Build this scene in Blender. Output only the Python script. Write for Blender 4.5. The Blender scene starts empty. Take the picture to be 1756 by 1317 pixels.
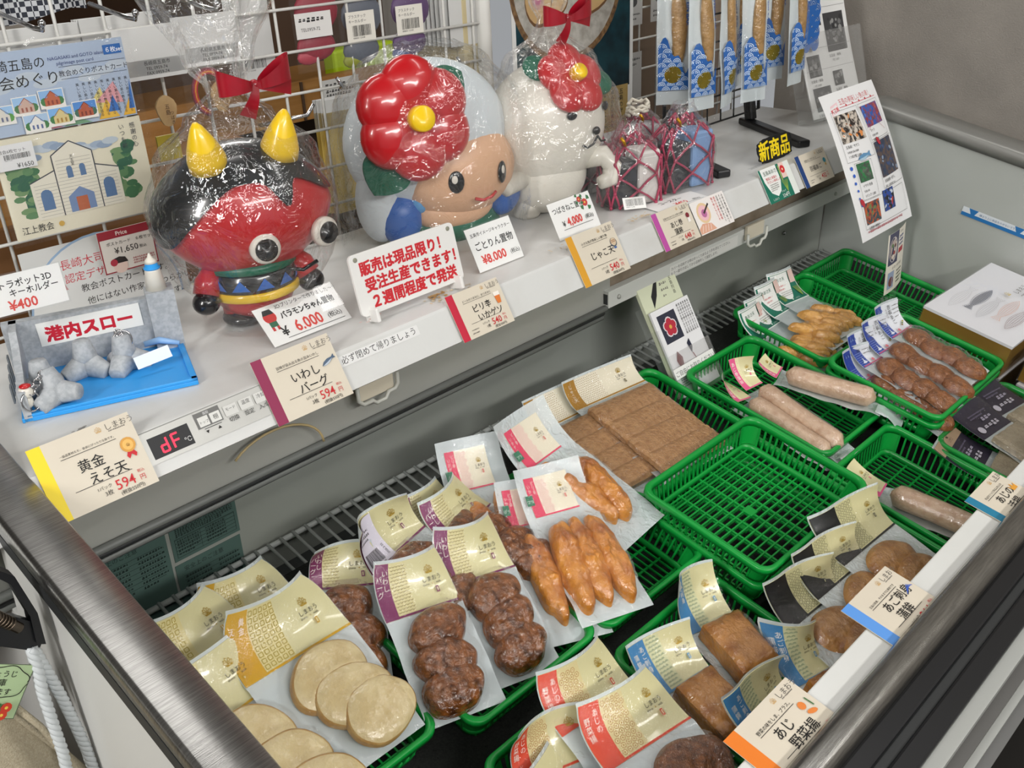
import bpy, math, random
from math import sin, cos, pi, radians, sqrt, exp, atan2, hypot
from mathutils import Vector, Matrix, noise as mnoise

# ------------------------------------------------------------------ camera, light, exposure
SC = bpy.context.scene
COL = SC.collection
R0 = ((0.6977731, -0.35420851, 0.62261468), (-0.71494857, -0.29064087, 0.63590599), (-0.04428604, -0.88885557, -0.45604224))
cd = bpy.data.cameras.new('camera')
cam = bpy.data.objects.new('camera', cd)
COL.objects.link(cam)
cd.sensor_fit = 'HORIZONTAL'
cd.sensor_width = 36.0
cd.lens = 36.0 * 1680.0 / 1756.0
cd.clip_start = 0.02
cd.clip_end = 60
cam.matrix_world = Matrix([(R0[i][0], -R0[i][1], -R0[i][2], (0.0, 0.0, 1.5)[i]) for i in range(3)] + [(0, 0, 0, 1)])
SC.camera = cam

wd = bpy.data.worlds.new('world')
SC.world = wd
wd.use_nodes = True
bg = wd.node_tree.nodes['Background']
bg.inputs[0].default_value = (0.93, 0.96, 1.0, 1)
bg.inputs[1].default_value = 0.35


def lamp(name, loc, target, sx, sy, power, col=(1, 1, 1)):
    l = bpy.data.lights.new(name, 'AREA')
    l.shape = 'RECTANGLE'
    l.size, l.size_y, l.energy, l.color = sx, sy, power, col
    o = bpy.data.objects.new(name, l)
    COL.objects.link(o)
    o.location = loc
    o.rotation_euler = (Vector(target) - Vector(loc)).to_track_quat('-Z', 'Y').to_euler()
    return o


lamp('ceiling_lamp_aisle', (2.2, -1.0, 2.75), (2.0, -0.4, 0), 1.3, 0.14, 11, (1.0, 0.98, 0.95))
lamp('ceiling_lamp_front', (-0.5, -0.9, 2.75), (0.3, 0.2, 0.6), 1.3, 0.14, 11, (1.0, 0.98, 0.95))
lamp('ceiling_lamp_over_counter', (0.6, 1.5, 2.75), (0.6, 1.5, 0), 1.3, 0.14, 8, (1.0, 0.98, 0.95))
lamp('ceiling_lamp_shop', (1.8, 3.4, 2.75), (1.8, 3.4, 0), 1.3, 0.3, 44, (1.0, 0.97, 0.93))
lamp('fill_lamp_end', (1.9, 0.4, 2.75), (2.3, 0.5, 0.8), 1.3, 0.14, 7, (1.0, 0.98, 0.95))  # unseen lamp, added to brighten the concrete wall at the right end
lamp('fill_lamp_far_aisle', (0.6, -2.9, 2.75), (0.8, 0.6, 0.9), 2.6, 0.3, 90, (1.0, 0.98, 0.95))  # added fill light, out of view, for the tub's back wall and shelf front
lamp('fill_lamp_left_aisle', (-1.8, 0.1, 2.75), (0.2, 0.5, 0.8), 0.3, 2.6, 115, (1.0, 0.98, 0.95))  # added fill light from an unseen source, lifts the left end panel

SC.view_settings.view_transform = 'Standard'
SC.view_settings.look = 'None'
SC.view_settings.gamma = 1
SC.view_settings.use_curve_mapping = False
SC.view_settings.exposure = 0.0
SC.cycles.transparent_max_bounces = 24
SC.cycles.max_bounces = 8

# ------------------------------------------------------------------ helpers
random.seed(7)


def lin(c):
    return c / 12.92 if c <= 0.04045 else ((c + 0.055) / 1.055) ** 2.4


def rgb(h):
    if isinstance(h, str):
        return tuple(lin(int(h[i:i + 2], 16) / 255) for i in (0, 2, 4))
    return h


MATS = {}


def M(name, col, rough=0.5, metal=0.0, spec=0.5, col2=None, nscale=30.0, lo=0.35, hi=0.65, bump=0.0, bscale=80.0, coat=0.0, bd=0.004,
      alpha=1.0, emit=0.0, stretch=None, sss=0.0, detail=4.0):
    if name in MATS:
        return MATS[name]
    m = bpy.data.materials.new(name)
    m.use_nodes = True
    nt = m.node_tree
    b = nt.nodes['Principled BSDF']
    I = b.inputs
    c = rgb(col)
    I['Base Color'].default_value = (*c, 1)
    I['Roughness'].default_value = rough
    I['Metallic'].default_value = metal
    I['Specular IOR Level'].default_value = spec
    I['Coat Weight'].default_value = coat
    I['Coat Roughness'].default_value = 0.06
    I['Alpha'].default_value = alpha
    if sss:
        I['Subsurface Weight'].default_value = sss
        I['Subsurface Radius'].default_value = (0.01, 0.006, 0.004)
        I['Subsurface Scale'].default_value = 0.5
    if emit:
        I['Emission Color'].default_value = (*c, 1)
        I['Emission Strength'].default_value = emit
    if col2 or bump:
        tc = nt.nodes.new('ShaderNodeTexCoord')
        mp = nt.nodes.new('ShaderNodeMapping')
        if stretch:
            mp.inputs['Scale'].default_value = stretch
        nt.links.new(tc.outputs['Object'], mp.inputs[0])
    if col2:
        n = nt.nodes.new('ShaderNodeTexNoise')
        n.inputs['Scale'].default_value = nscale
        n.inputs['Detail'].default_value = detail
        nt.links.new(mp.outputs[0], n.inputs['Vector'])
        r = nt.nodes.new('ShaderNodeValToRGB')
        r.color_ramp.elements[0].position = lo
        r.color_ramp.elements[0].color = (*c, 1)
        r.color_ramp.elements[1].position = hi
        r.color_ramp.elements[1].color = (*rgb(col2), 1)
        nt.links.new(n.outputs['Fac'], r.inputs[0])
        nt.links.new(r.outputs[0], I['Base Color'])
    if bump:
        n2 = nt.nodes.new('ShaderNodeTexNoise')
        n2.inputs['Scale'].default_value = bscale
        n2.inputs['Detail'].default_value = 3
        nt.links.new(mp.outputs[0], n2.inputs['Vector'])
        bp = nt.nodes.new('ShaderNodeBump')
        bp.inputs['Strength'].default_value = bump
        bp.inputs['Distance'].default_value = bd
        nt.links.new(n2.outputs['Fac'], bp.inputs['Height'])
        nt.links.new(bp.outputs[0], I['Normal'])
        nt.links.new(bp.outputs[0], I['Coat Normal'])
    MATS[name] = m
    return m


def film(name, tint='ffffff', body=0.1, gloss=0.18, rough=0.06, bscale=40.0, bump=0.6, bodycol='e8eef0', bd=0.006):
    """clear plastic film: mostly transparent, a little milky body, crinkled gloss"""
    if name in MATS:
        return MATS[name]
    m = bpy.data.materials.new(name)
    m.use_nodes = True
    nt = m.node_tree
    nt.nodes.clear()
    N = nt.nodes.new
    out = N('ShaderNodeOutputMaterial')
    tr = N('ShaderNodeBsdfTransparent')
    tr.inputs[0].default_value = (*rgb(tint), 1)
    df = N('ShaderNodeBsdfDiffuse')
    df.inputs[0].default_value = (*rgb(bodycol), 1)
    gl = N('ShaderNodeBsdfGlossy')
    gl.inputs['Roughness'].default_value = rough
    gl.inputs[0].default_value = (1, 1, 1, 1)
    m1 = N('ShaderNodeMixShader')
    m1.inputs[0].default_value = body
    nt.links.new(tr.outputs[0], m1.inputs[1])
    nt.links.new(df.outputs[0], m1.inputs[2])
    lw = N('ShaderNodeLayerWeight')
    lw.inputs[0].default_value = 0.25
    mul = N('ShaderNodeMath')
    mul.operation = 'MULTIPLY_ADD'
    mul.inputs[1].default_value = 0.32
    mul.inputs[2].default_value = gloss * 0.22
    nt.links.new(lw.outputs['Fresnel'], mul.inputs[0])
    m2 = N('ShaderNodeMixShader')
    nt.links.new(mul.outputs[0], m2.inputs[0])
    nt.links.new(m1.outputs[0], m2.inputs[1])
    nt.links.new(gl.outputs[0], m2.inputs[2])
    if bump:
        tc = N('ShaderNodeTexCoord')
        n = N('ShaderNodeTexNoise')
        n.inputs['Scale'].default_value = bscale
        n.inputs['Detail'].default_value = 3
        n.inputs['Distortion'].default_value = 1.2
        nt.links.new(tc.outputs['Object'], n.inputs['Vector'])
        bp = N('ShaderNodeBump')
        bp.inputs['Strength'].default_value = bump
        bp.inputs['Distance'].default_value = bd
        nt.links.new(n.outputs['Fac'], bp.inputs['Height'])
        nt.links.new(bp.outputs[0], gl.inputs['Normal'])
        nt.links.new(bp.outputs[0], lw.inputs['Normal'])
    nt.links.new(m2.outputs[0], out.inputs[0])
    MATS[name] = m
    return m


def mtx(o, x, y):
    """matrix with origin o, local x axis x, local y axis near y"""
    x = Vector(x).normalized()
    z = x.cross(Vector(y)).normalized()
    y = z.cross(x)
    return Matrix([(x[i], y[i], z[i], o[i]) for i in range(3)] + [(0, 0, 0, 1)])


TH = radians(11.9)
FM = mtx((0, 1.05, 0.86), (1, 0, 0), (0, cos(TH), sin(TH)))       # the freezer's own tilted frame: u along, v to the back, w up


def T(x, y, z=0.0):
    return Matrix.Translation((x, y, z))


def RZ(d):
    return Matrix.Rotation(radians(d), 4, 'Z')


def RX(d):
    return Matrix.Rotation(radians(d), 4, 'X')


def RY(d):
    return Matrix.Rotation(radians(d), 4, 'Y')


GL = {}


def glyphs(s, off=0.0):
    k = (s, off)
    if k not in GL:
        c = bpy.data.curves.new('tmp', 'FONT')
        c.body = s
        c.size = 1
        c.resolution_u = 2
        c.offset = off
        o = bpy.data.objects.new('tmp', c)
        m = o.to_mesh()
        vs = [(v.co.x, v.co.y) for v in m.vertices]
        fs = [tuple(p.vertices) for p in m.polygons]
        o.to_mesh_clear()
        bpy.data.objects.remove(o)
        bpy.data.curves.remove(c)
        GL[k] = (vs, fs)
    return GL[k]


class MB:
    def __init__(s):
        s.v, s.f, s.mi, s.sm, s.mats = [], [], [], [], []
        s.bev = 0
        s.sub = 0

    def idx(s, mat):
        if mat not in s.mats:
            s.mats.append(mat)
        return s.mats.index(mat)

    def add(s, vs, fs, mat, smooth=False, X=None):
        b = len(s.v)
        for p in vs:
            p = Vector(p)
            s.v.append(X @ p if X else p)
        i = s.idx(mat)
        for f in fs:
            s.f.append([b + k for k in f])
            s.mi.append(i)
            s.sm.append(smooth)
        return s

    def box(s, a, b, mat, X=None, taper=1.0):
        (x0, y0, z0), (x1, y1, z1) = a, b
        cx, cy = (x0 + x1) / 2, (y0 + y1) / 2
        q = []
        for z, t in ((z0, taper), (z1, 1.0)):
            for x, y in ((x0, y0), (x1, y0), (x1, y1), (x0, y1)):
                q.append((cx + (x - cx) * t, cy + (y - cy) * t, z))
        return s.add(q, [(3, 2, 1, 0), (4, 5, 6, 7), (0, 1, 5, 4), (1, 2, 6, 5), (2, 3, 7, 6), (3, 0, 4, 7)], mat, False, X)

    def bar(s, p, q, w, h, mat, up=(0, 0, 1)):
        p, q = Vector(p), Vector(q)
        d = (q - p)
        L = d.length
        if L < 1e-6:
            return s
        X = mtx(p, d, Vector(up).cross(d) if abs(d.normalized().dot(Vector(up))) < 0.99 else Vector((0, 1, 0)))
        return s.box((0, -w / 2, -h / 2), (L, w / 2, h / 2), mat, X)

    def grid(s, fn, nu, nv, mat, smooth=True, cu=False, cv=False, X=None, flip=False):
        """surface fn(a,b), a,b in 0..1; cu/cv close the direction"""
        NU, NV = (nu if cu else nu + 1), (nv if cv else nv + 1)
        vs = [fn(i / nu, j / nv) for j in range(NV) for i in range(NU)]
        fs = []
        for j in range(nv):
            for i in range(nu):
                a, b = j * NU + i, j * NU + (i + 1) % NU
                c, d = ((j + 1) % NV) * NU + (i + 1) % NU, ((j + 1) % NV) * NU + i
                fs.append((d, c, b, a) if flip else (a, b, c, d))
        return s.add(vs, fs, mat, smooth, X)

    def tube(s, pts, r, mat, n=8, closed=False, smooth=True, X=None):
        P = [Vector(p) for p in pts]
        N = len(P)
        rs = r if isinstance(r, (list, tuple)) else [r] * N
        up = None
        vs = []
        for i in range(N):
            d = (P[(i + 1) % N] - P[i - 1]) if closed else (P[min(i + 1, N - 1)] - P[max(i - 1, 0)])
            if d.length < 1e-9:
                d = Vector((0, 0, 1))
            d.normalize()
            if up is None:
                up = Vector((0, 0, 1)) if abs(d.z) < 0.9 else Vector((1, 0, 0))
            a = d.cross(up)
            if a.length < 1e-6:
                a = d.cross(Vector((1, 0, 0)))
            a.normalize()
            up = a.cross(d)
            for k in range(n):
                t = 2 * pi * k / n
                vs.append(P[i] + (a * cos(t) + up * sin(t)) * rs[i])
        fs = []
        for i in range(N if closed else N - 1):
            for k in range(n):
                j = (i + 1) % N
                fs.append((i * n + k, i * n + (k + 1) % n, j * n + (k + 1) % n, j * n + k))
        if not closed:
            fs.append(tuple(range(n))[::-1])
            fs.append(tuple((N - 1) * n + k for k in range(n)))
        return s.add(vs, fs, mat, smooth, X)

    def lathe(s, prof, mat, n=24, X=None, smooth=True):
        """profile of (r, z) from bottom to top"""
        vs = []
        for r, z in prof:
            for k in range(n):
                t = 2 * pi * k / n
                vs.append((r * cos(t), r * sin(t), z))
        fs = []
        for i in range(len(prof) - 1):
            for k in range(n):
                fs.append((i * n + k, i * n + (k + 1) % n, (i + 1) * n + (k + 1) % n, (i + 1) * n + k))
        fs.append(tuple(range(n))[::-1])
        fs.append(tuple((len(prof) - 1) * n + k for k in range(n)))
        return s.add(vs, fs, mat, smooth, X)

    def ball(s, c, r, mat, n=20, m=12, X=None, fn=None):
        """ellipsoid; fn(dir, point) may push points around"""
        c = Vector(c)
        r = Vector(r) if not isinstance(r, (int, float)) else Vector((r, r, r))
        vs, fs = [], []
        for j in range(m + 1):
            a = -pi / 2 + pi * j / m
            for k in range(n):
                t = 2 * pi * k / n
                d = Vector((cos(a) * cos(t), cos(a) * sin(t), sin(a)))
                p = c + Vector((d.x * r.x, d.y * r.y, d.z * r.z))
                vs.append(fn(d, p) if fn else p)
        for j in range(m):
            for k in range(n):
                fs.append((j * n + k, j * n + (k + 1) % n, (j + 1) * n + (k + 1) % n, (j + 1) * n + k))
        return s.add(vs, fs, mat, True, X)

    def prism(s, poly, z0, z1, mat, X=None, top=None):
        n = len(poly)
        s.add([(x, y, z0) for x, y in poly] + [(x, y, z1) for x, y in poly],
              [tuple(range(n))[::-1]] + [(i, (i + 1) % n, n + (i + 1) % n, n + i) for i in range(n)], mat, False, X)
        return s.add([(x, y, z1) for x, y in poly], [tuple(range(n))], top or mat, False, X)

    def build(s, name, parent=None, world=None):
        me = bpy.data.meshes.new(name)
        me.from_pydata([tuple(p) for p in s.v], [], s.f)
        for m in s.mats:
            me.materials.append(m)
        me.polygons.foreach_set('material_index', s.mi)
        me.polygons.foreach_set('use_smooth', s.sm)
        me.update()
        o = bpy.data.objects.new(name, me)
        COL.objects.link(o)
        if parent:
            o.parent = parent
        if world is not None:
            o.matrix_world = world
        if s.bev:
            b = o.modifiers.new('bevel', 'BEVEL')
            b.width = s.bev
            b.segments = 2
            b.limit_method = 'ANGLE'
            b.angle_limit = radians(40)
        if s.sub:
            u = o.modifiers.new('sub', 'SUBSURF')
            u.levels = u.render_levels = s.sub
        return o


class Sheet(MB):
    """a printed sheet: x right, y up, printing laid on the +h side; fn bends it"""

    def __init__(s, fn=None, h=0.0):
        super().__init__()
        s.fn = fn or (lambda x, y, h: Vector((x, y, h)))
        s.h = h
        s.dh = .00005

    def base(s, x0, y0, x1, y1, mat, back=None, t=0.0006, nx=1, ny=1):
        A = lambda a, b: s.fn(x0 + (x1 - x0) * a, y0 + (y1 - y0) * b, s.h)
        B = lambda a, b: s.fn(x0 + (x1 - x0) * a, y0 + (y1 - y0) * b, s.h - t)
        s.grid(A, nx, ny, mat, nx > 1 or ny > 1)
        s.grid(B, nx, ny, back or mat, nx > 1 or ny > 1, flip=True)
        for (c, d, n) in ((lambda a: (a, 0), 1, nx), (lambda a: (1 - a, 1), 1, nx), (lambda a: (0, 1 - a), 1, ny), (lambda a: (1, a), 1, ny)):
            s.grid(lambda a, b: (B if b < 0.5 else A)(*c(a)), n, 1, mat, False)
        return s

    def up(s, d=None):
        s.h += d or s.dh
        return s

    def rect(s, x0, y0, x1, y1, mat, nx=1, ny=1):
        s.up()
        return s.grid(lambda a, b: s.fn(x0 + (x1 - x0) * a, y0 + (y1 - y0) * b, s.h), nx, ny, mat, nx > 1 or ny > 1)

    def poly(s, pts, mat):
        s.up()
        return s.add([s.fn(x, y, s.h) for x, y in pts], [tuple(range(len(pts)))], mat)

    def disc(s, x, y, r, mat, n=20, ry=None, rot=0.0):
        ry = ry or r
        c, q = cos(rot), sin(rot)
        return s.poly([(x + r * cos(t) * c - ry * sin(t) * q, y + r * cos(t) * q + ry * sin(t) * c) for t in [2 * pi * k / n for k in range(n)]], mat)

    def cdisc(s, x, y, r, mat, n=20, m=4):
        s.up()
        return s.grid(lambda a, c: s.fn(x + r * c * cos(2 * pi * a), y + r * c * sin(2 * pi * a), s.h), n, m, mat, True)

    def line(s, x0, y0, x1, y1, w, mat, n=1):
        d = hypot(x1 - x0, y1 - y0) or 1
        px, py = -(y1 - y0) / d * w / 2, (x1 - x0) / d * w / 2
        s.up()
        return s.grid(lambda a, b: s.fn(x0 + (x1 - x0) * a + px * (2 * b - 1), y0 + (y1 - y0) * a + py * (2 * b - 1), s.h), n, 1, mat)

    def frame(s, x0, y0, x1, y1, w, mat):
        s.rect(x0, y0, x1, y0 + w, mat)
        s.rect(x0, y1 - w, x1, y1, mat)
        s.rect(x0, y0, x0 + w, y1, mat)
        return s.rect(x1 - w, y0, x1, y1, mat)

    def text(s, t, x, y, size, mat, al='l', off=0.0, rot=0.0, sx=1.0, vert=False, gap=1.05):
        """one run of writing; vert sets the characters under one another"""
        s.up()
        if vert:
            for k, ch in enumerate(t):
                s._run(ch, x, y - (k + 0.88) * size * gap, size, mat, 'l', off, rot, sx)
            return s
        return s._run(t, x, y, size, mat, al, off, rot, sx)

    def _run(s, t, x, y, size, mat, al, off, rot, sx):
        if off > .02:                               # bold: the run is laid a few times, nudged
            d = off * .8 * size
            for a, b in ((-d, -d), (d, -d), (-d, d), (d, d), (0, 0)):
                s.h += 1e-6
                s._run(t, x + a, y + b, size, mat, al, 0.0, rot, sx)
            return s
        vs, fs = glyphs(t, off)
        if not vs:
            return s
        if al != 'l':
            w = max(p[0] for p in vs) * size * sx
            dx = -w / 2 if al == 'c' else -w
        else:
            dx = 0
        c, q = cos(rot), sin(rot)
        out = []
        for a, b in vs:
            a, b = a * size * sx + dx, b * size
            out.append(s.fn(x + a * c - b * q, y + a * q + b * c, s.h))
        return s.add(out, fs, mat)

    def scrawl(s, x0, y0, x1, y1, mat, rows=3, h=0.002, seed=1, gap=0.25):
        """rows of print far too small to read"""
        s.up()
        r = random.Random(seed)
        dy = (y1 - y0) / rows
        for k in range(rows):
            y = y1 - (k + 0.5) * dy
            x = x0
            xe = x1 - (x1 - x0) * (0 if k < rows - 1 else r.uniform(0, 0.5))
            while x < xe:
                w = h * r.uniform(0.55, 0.95)
                a = r.uniform(0.25, 0.5) * h
                s.add([s.fn(x, y - a, s.h), s.fn(min(x + w, x1), y - a, s.h), s.fn(min(x + w, x1), y - a * 0.2, s.h), s.fn(x, y - a * 0.2, s.h)], [(0, 1, 2, 3)], mat)
                s.add([s.fn(x + w * .2, y, s.h), s.fn(min(x + w, x1), y, s.h), s.fn(min(x + w, x1), y + a * .7, s.h), s.fn(x + w * .2, y + a * .7, s.h)], [(0, 1, 2, 3)], mat)
                x += w + h * gap
        return s


def tag(o, label, cat, group=None):
    o['label'] = label
    o['category'] = cat
    if group:
        o['group'] = group
    return o


def thing(name, label, cat, X, group=None):
    o = bpy.data.objects.new(name, None)
    o.empty_display_size = 0.02
    COL.objects.link(o)
    o.matrix_world = X
    return tag(o, label, cat, group)


def struct(o):
    o['kind'] = 'structure'
    return o


def dup(root, X, label, group=None):
    r = root.copy()
    COL.objects.link(r)
    r.matrix_world = X
    r['label'] = label
    if group:
        r['group'] = group
    for ch in list(root.children):
        c = ch.copy()
        COL.objects.link(c)
        c.parent = r
        for g in list(ch.children):
            d = g.copy()
            COL.objects.link(d)
            d.parent = c
    return r


def sstep(a, b, x):
    t = max(0.0, min(1.0, (x - a) / (b - a)))
    return t * t * (3 - 2 * t)


def nz(x, y, z=0.0):
    return mnoise.noise(Vector((x, y, z)))
# ------------------------------------------------------------------ materials
WHITE = M('white enamel', 'd6d7d4', 0.38, bump=0.03, bscale=300, col2='cfd0cc', nscale=6)
SHELFW = M('worn white shelf', 'd1d2d0', 0.35, col2='c3c2be', nscale=9, lo=0.45, hi=0.8, bump=0.04, bscale=200)
LINER = M('freezer liner', 'b3b7b3', 0.33, col2='acb0ab', nscale=3, spec=0.4)
STEEL = M('brushed steel', '8f8e8c', 0.30, 1.0, col2='a9a8a5', nscale=20, stretch=(1.5, 40, 1.5), bump=0.05, bscale=30)
STEELX = M('brushed steel rail', '908f8c', 0.24, 1.0, col2='a5a4a0', nscale=14, stretch=(2, 30, 30), bump=0.06, bscale=40)
CHROME = M('chrome wire', 'b9b9bb', 0.15, 1.0)
BLACK = M('black plastic', '121316', 0.35)
RUBBER = M('dark rubber', '2b2d2e', 0.5)
GREYM = M('grey metal', 'a3a49e', 0.42, 0.1)
GASK = M('grey gasket', '6d706d', 0.5)
GREYL = M('light grey lacquer', 'a8aaa6', 0.4)
RUST = M('stained brown strip', '8a7d6c', 0.6, col2='6a5a47', nscale=14, lo=0.5, hi=0.75)
CREAMP = M('cream plastic', 'cfc7b4', 0.45)
GREEN = M('green polypropylene', '0f9a3c', 0.33, col2='0d9038', nscale=5, spec=0.5)
INK = M('black ink', '161412', 0.6)
GREYINK = M('grey ink', '6b6660', 0.7)
RED = M('red ink', 'c8202b', 0.6)
MARKR = M('red marker', 'd63a30', 0.5)
PAPER = M('white paper', 'e9e9e6', 0.55)
CARD = M('cream card', 'd8cfbd', 0.45, col2='d2c8b6', nscale=8)
LABELC = M('label cream', 'd9d3a4', 0.3, coat=0.6)
GOLDI = M('gold ink', 'b39433', 0.4, 0.3)
TANI = M('tan ink', 'c9a876', 0.6)
CLEAR = film('clear film', gloss=0.08, body=0.01, bscale=22, bump=0.8)
POUCH = film('pouch film', gloss=0.12, body=0.0, bscale=110, bump=1.0, rough=0.05, bd=0.0022)
BACKF = film('pouch backing', gloss=0.1, body=0.80, bscale=50, bump=0.5, bodycol='d9e2e4')
ACRYL = film('acrylic', gloss=0.08, body=0.03, bump=0, rough=0.03)


def C(h):
    return M('ink ' + h, h, 0.5)


# ------------------------------------------------------------------ the freezer
frz = thing('freezer_showcase', 'long white open freezer showcase with steel rims under the counter shelf', 'freezer', FM)
UL, UR, VF, VB = 0.264, 2.24, -0.80, 0.03      # inside of the tub
b = MB()
WB = -0.30
DV = 0.05
# inner faces of the tub (back wall leans to stay upright)
b.grid(lambda a, c: (UL + (UR - UL) * a, VB + 0.066 * c, WB + (0.06 - WB) * c), 1, 1, M('grey back wall', '9b9f9a', 0.35, col2='93978f', nscale=3), False)
b.add([(UL, VF, WB), (UR, VF, WB), (UR, VB, WB), (UL, VB, WB)], [(0, 1, 2, 3)], M('dark tub floor', '3a3d3c', 0.5))
b.add([(UL, VF, WB), (UL, VB, WB), (UL, VB + .05, .0), (UL, VF, .07)], [(0, 1, 2, 3)], LINER)
b.add([(UR, VB, WB), (UR, VF, WB), (UR, VF, .13), (UR, VB + .066, .13)], [(0, 1, 2, 3)], LINER)
b.add([(UR, VF, WB), (UL, VF, WB), (UL, VF, -.02), (UR, VF, -.02)], [(0, 1, 2, 3)], LINER)
b.build('tub_liner', frz)
# ledge lip, steel rail, black bumper, outer skin on the customer side
b = MB()
b.box((UL, VF - .01, -.022), (UR, -.719, .0), WHITE)
b.bev = .002
b.build('white_ledge', frz)
b = MB()
prof = [(-.754, .006), (-.7545, .012), (-.759, .017), (-.765, .019), (-.780, .020), (-.789, .014), (-.791, .0), (-.791, -.012), (-.788, -.012), (-.787, .004)]
b.grid(lambda a, c: (.19 + (UR + .07 - .19) * a, *prof[int(round(c * 10)) % 10]), 40, 10, STEELX, True, cv=True)
b.build('front_steel_rail', frz)
b = MB()
for v0, v1, w0, w1, m in ((-.812, -.790, -.02, .002, BLACK), (-.825, -.810, -.022, -.006, RUBBER), (-.846, -.823, -.026, -.002, BLACK)):
    b.box((.19, v0, w0), (UR + .07, v1, w1), m)
b.bev = .003
b.build('front_bumper', frz)
b = MB()
b.box((.19, -.862, -.06), (UR + .07, -.844, -.018), GREYL)
b.box((.19, -.875, -.09), (UR + .07, -.858, -.055), M('dark grey trim', '5d5c5a', 0.4))
b.box((.19, -.884, -.125), (UR + .07, -.868, -.085), GREYL)
b.box((.2, -.897, -.42), (UR + .07, -.86, -.115), M('grey outer skin', '6b6b6a', 0.45))
b.build('outer_front_panel', frz)
# left end: broad brushed steel rim with a lit edge, white end panel below
b = MB()
W0 = .06
prof = [(.262, .07), (.2615, .091), (.259, .095), (.2135, .095), (.209, .0935), (.2065, .088), (.2065, .076), (.212, .074)]
b.grid(lambda a, c: (prof[int(round(c * 8)) % 8][0], -.84 + 0.97 * a, prof[int(round(c * 8)) % 8][1]), 30, 8, STEEL, True, cv=True)
b.build('left_steel_rim', frz)
b = MB()
b.box((.2085, -.84, -.62), (.263, -.035, .071), M('white end panel', 'e2e2de', 0.3))
b.box((.2065, -.84, .054), (.2105, -.035, .0725), RUBBER)
b.box((.2085, -.04, -.62), (.263, .40, -.075), M('white end panel', 'e2e2de', 0.3))
b.build('left_end_panel', frz)
# right end panel with grey rounded trim
b = MB()
b.box((UR + .003, -.84, -.6), (UR + .07, .09, .118), WHITE)
b.build('right_end_panel', frz)
b = MB()
tp = [(UR - .004, .118), (UR - .004, .142), (UR + .006, .150), (UR + .07, .150), (UR + .078, .14), (UR + .078, .118)]


def rt(a, c):
    x, w = tp[int(round(c * 6)) % 6]
    v = -.84 + .90 * a
    k = sstep(.93, 1.0, a)
    return (x + (.03 * k * k), v, w - .02 * k * k)


b.grid(rt, 40, 6, M('grey end trim', '8d8d89', 0.35, 0.4), True, cv=True)
b.build('right_end_trim', frz)
# load line sticker on the right end wall
s = Sheet()
s.base(-.085, -.010, .085, .010, C('d7dde2'))
s.rect(-.085, -.010, .085, -.002, C('1f6fb0'))
for x in (-.06, .045):
    s.poly([(x - .011, .010), (x, -.010), (x + .011, .010)], C('1f6fb0'))
s.text('線より上に商品をのせないで下さい', -.045, .001, .0058, C('2f5f90'))
o = s.build('load_line_sticker', frz)
o.matrix_parent_inverse = Matrix()
o.matrix_local = mtx((UR - .002, -.345, -.015), (0, -1, 0), (0, 0, 1))

# console shelf over the tub, its control panel, roller cover and latches
shelf = MB()
SX0, SX1 = -.6, 2.30


def ws(p):                                     # world point to freezer frame
    return FM.inverted() @ Vector(p)


pts = [(1.415, .95), (1.415, .88), (1.06, .868), (.990, .8995), (.987, .902), (1.0135, .9465), (1.0165, .9495), (1.021, .950)]
shelf.grid(lambda a, c: ws((SX0 + (SX1 - SX0) * a, *pts[int(round(c * 8)) % 8])), 1, 8, SHELFW, False, cv=True)
for xx in (SX0, SX1):
    shelf.add([ws((xx, *p)) for p in pts], [tuple(range(8)) if xx > 0 else tuple(range(8))[::-1]], SHELFW)
shelf_o = shelf.build('console_shelf', frz)


FD = Vector((0, .0265, .0445)).normalized()           # up the slanting front of the shelf


def face(x0, s0, lift=.0006):
    """matrix on the slanting front of the console shelf, x along it, y up it from its lower edge"""
    X = mtx((x0, .987, .902), (1, 0, 0), FD)
    return FM.inverted() @ X @ T(0, s0, lift)


# control panel
s = Sheet()
L, Hh = .19, .038
s.base(-.02, -.001, L, Hh, M('silver panel', 'b4b4b0', 0.35, 0.4), t=.002)
s.rect(-.02, Hh, L, Hh + .0012, C('8a8a86'))
s.rect(.004, .004, .056, .030, C('17181b'))
LED = M('red led', 'e01530', 0.4, emit=3.0)


def seg7(x, y, segs, w=.008, h=.016):
    t = .0022
    P = {'a': (0, h, w, h), 'g': (0, h / 2, w, h / 2), 'd': (0, 0, w, 0), 'f': (0, h / 2, 0, h), 'e': (0, 0, 0, h / 2), 'b': (w, h / 2, w, h), 'c': (w, 0, w, h / 2)}
    for q in segs:
        x0, y0, x1, y1 = P[q]
        s.line(x + x0, y + y0, x + x1, y + y1, t, LED)


seg7(.017, .0085, 'bcdeg')
seg7(.032, .0085, 'aefg')
s.text('℃', .045, .009, .008, C('c8c8c8'))
s.rect(.066, .0165, .100, .036, C('6a6a68'))
s.text('霜取', .078, .0315, .004, C('d0d0d0'))
for k, t in enumerate(('トップ', '棚')):
    s.rect(.069 + .016 * k, .018, .0825 + .016 * k, .030, C('d8d8d4'))
    s.text(t, .0758 + .016 * k, .0215, .0042 if k == 0 else .007, INK, 'c')
s.line(.073, .0145, .096, .0145, .0008, C('3a3a38'))
s.text('▼', .073, .0085, .005, INK)
s.text('▲', .089, .0085, .005, INK)
for k, (t, u) in enumerate((('モード', '切換'), ('温度', '設定'), ('冷却', '入/切'))):
    x = .113 + .0215 * k
    s.rect(x - .009, .018, x + .009, .031, C('cfcfcb'))
    s.text(t, x, .0245, .006 if k else .0048, INK, 'c')
    s.text(u, x, .0105, .007, INK, 'c')
o = s.build('control_panel', shelf_o)
o.matrix_local = face(.385, .0155, .0015)
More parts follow.
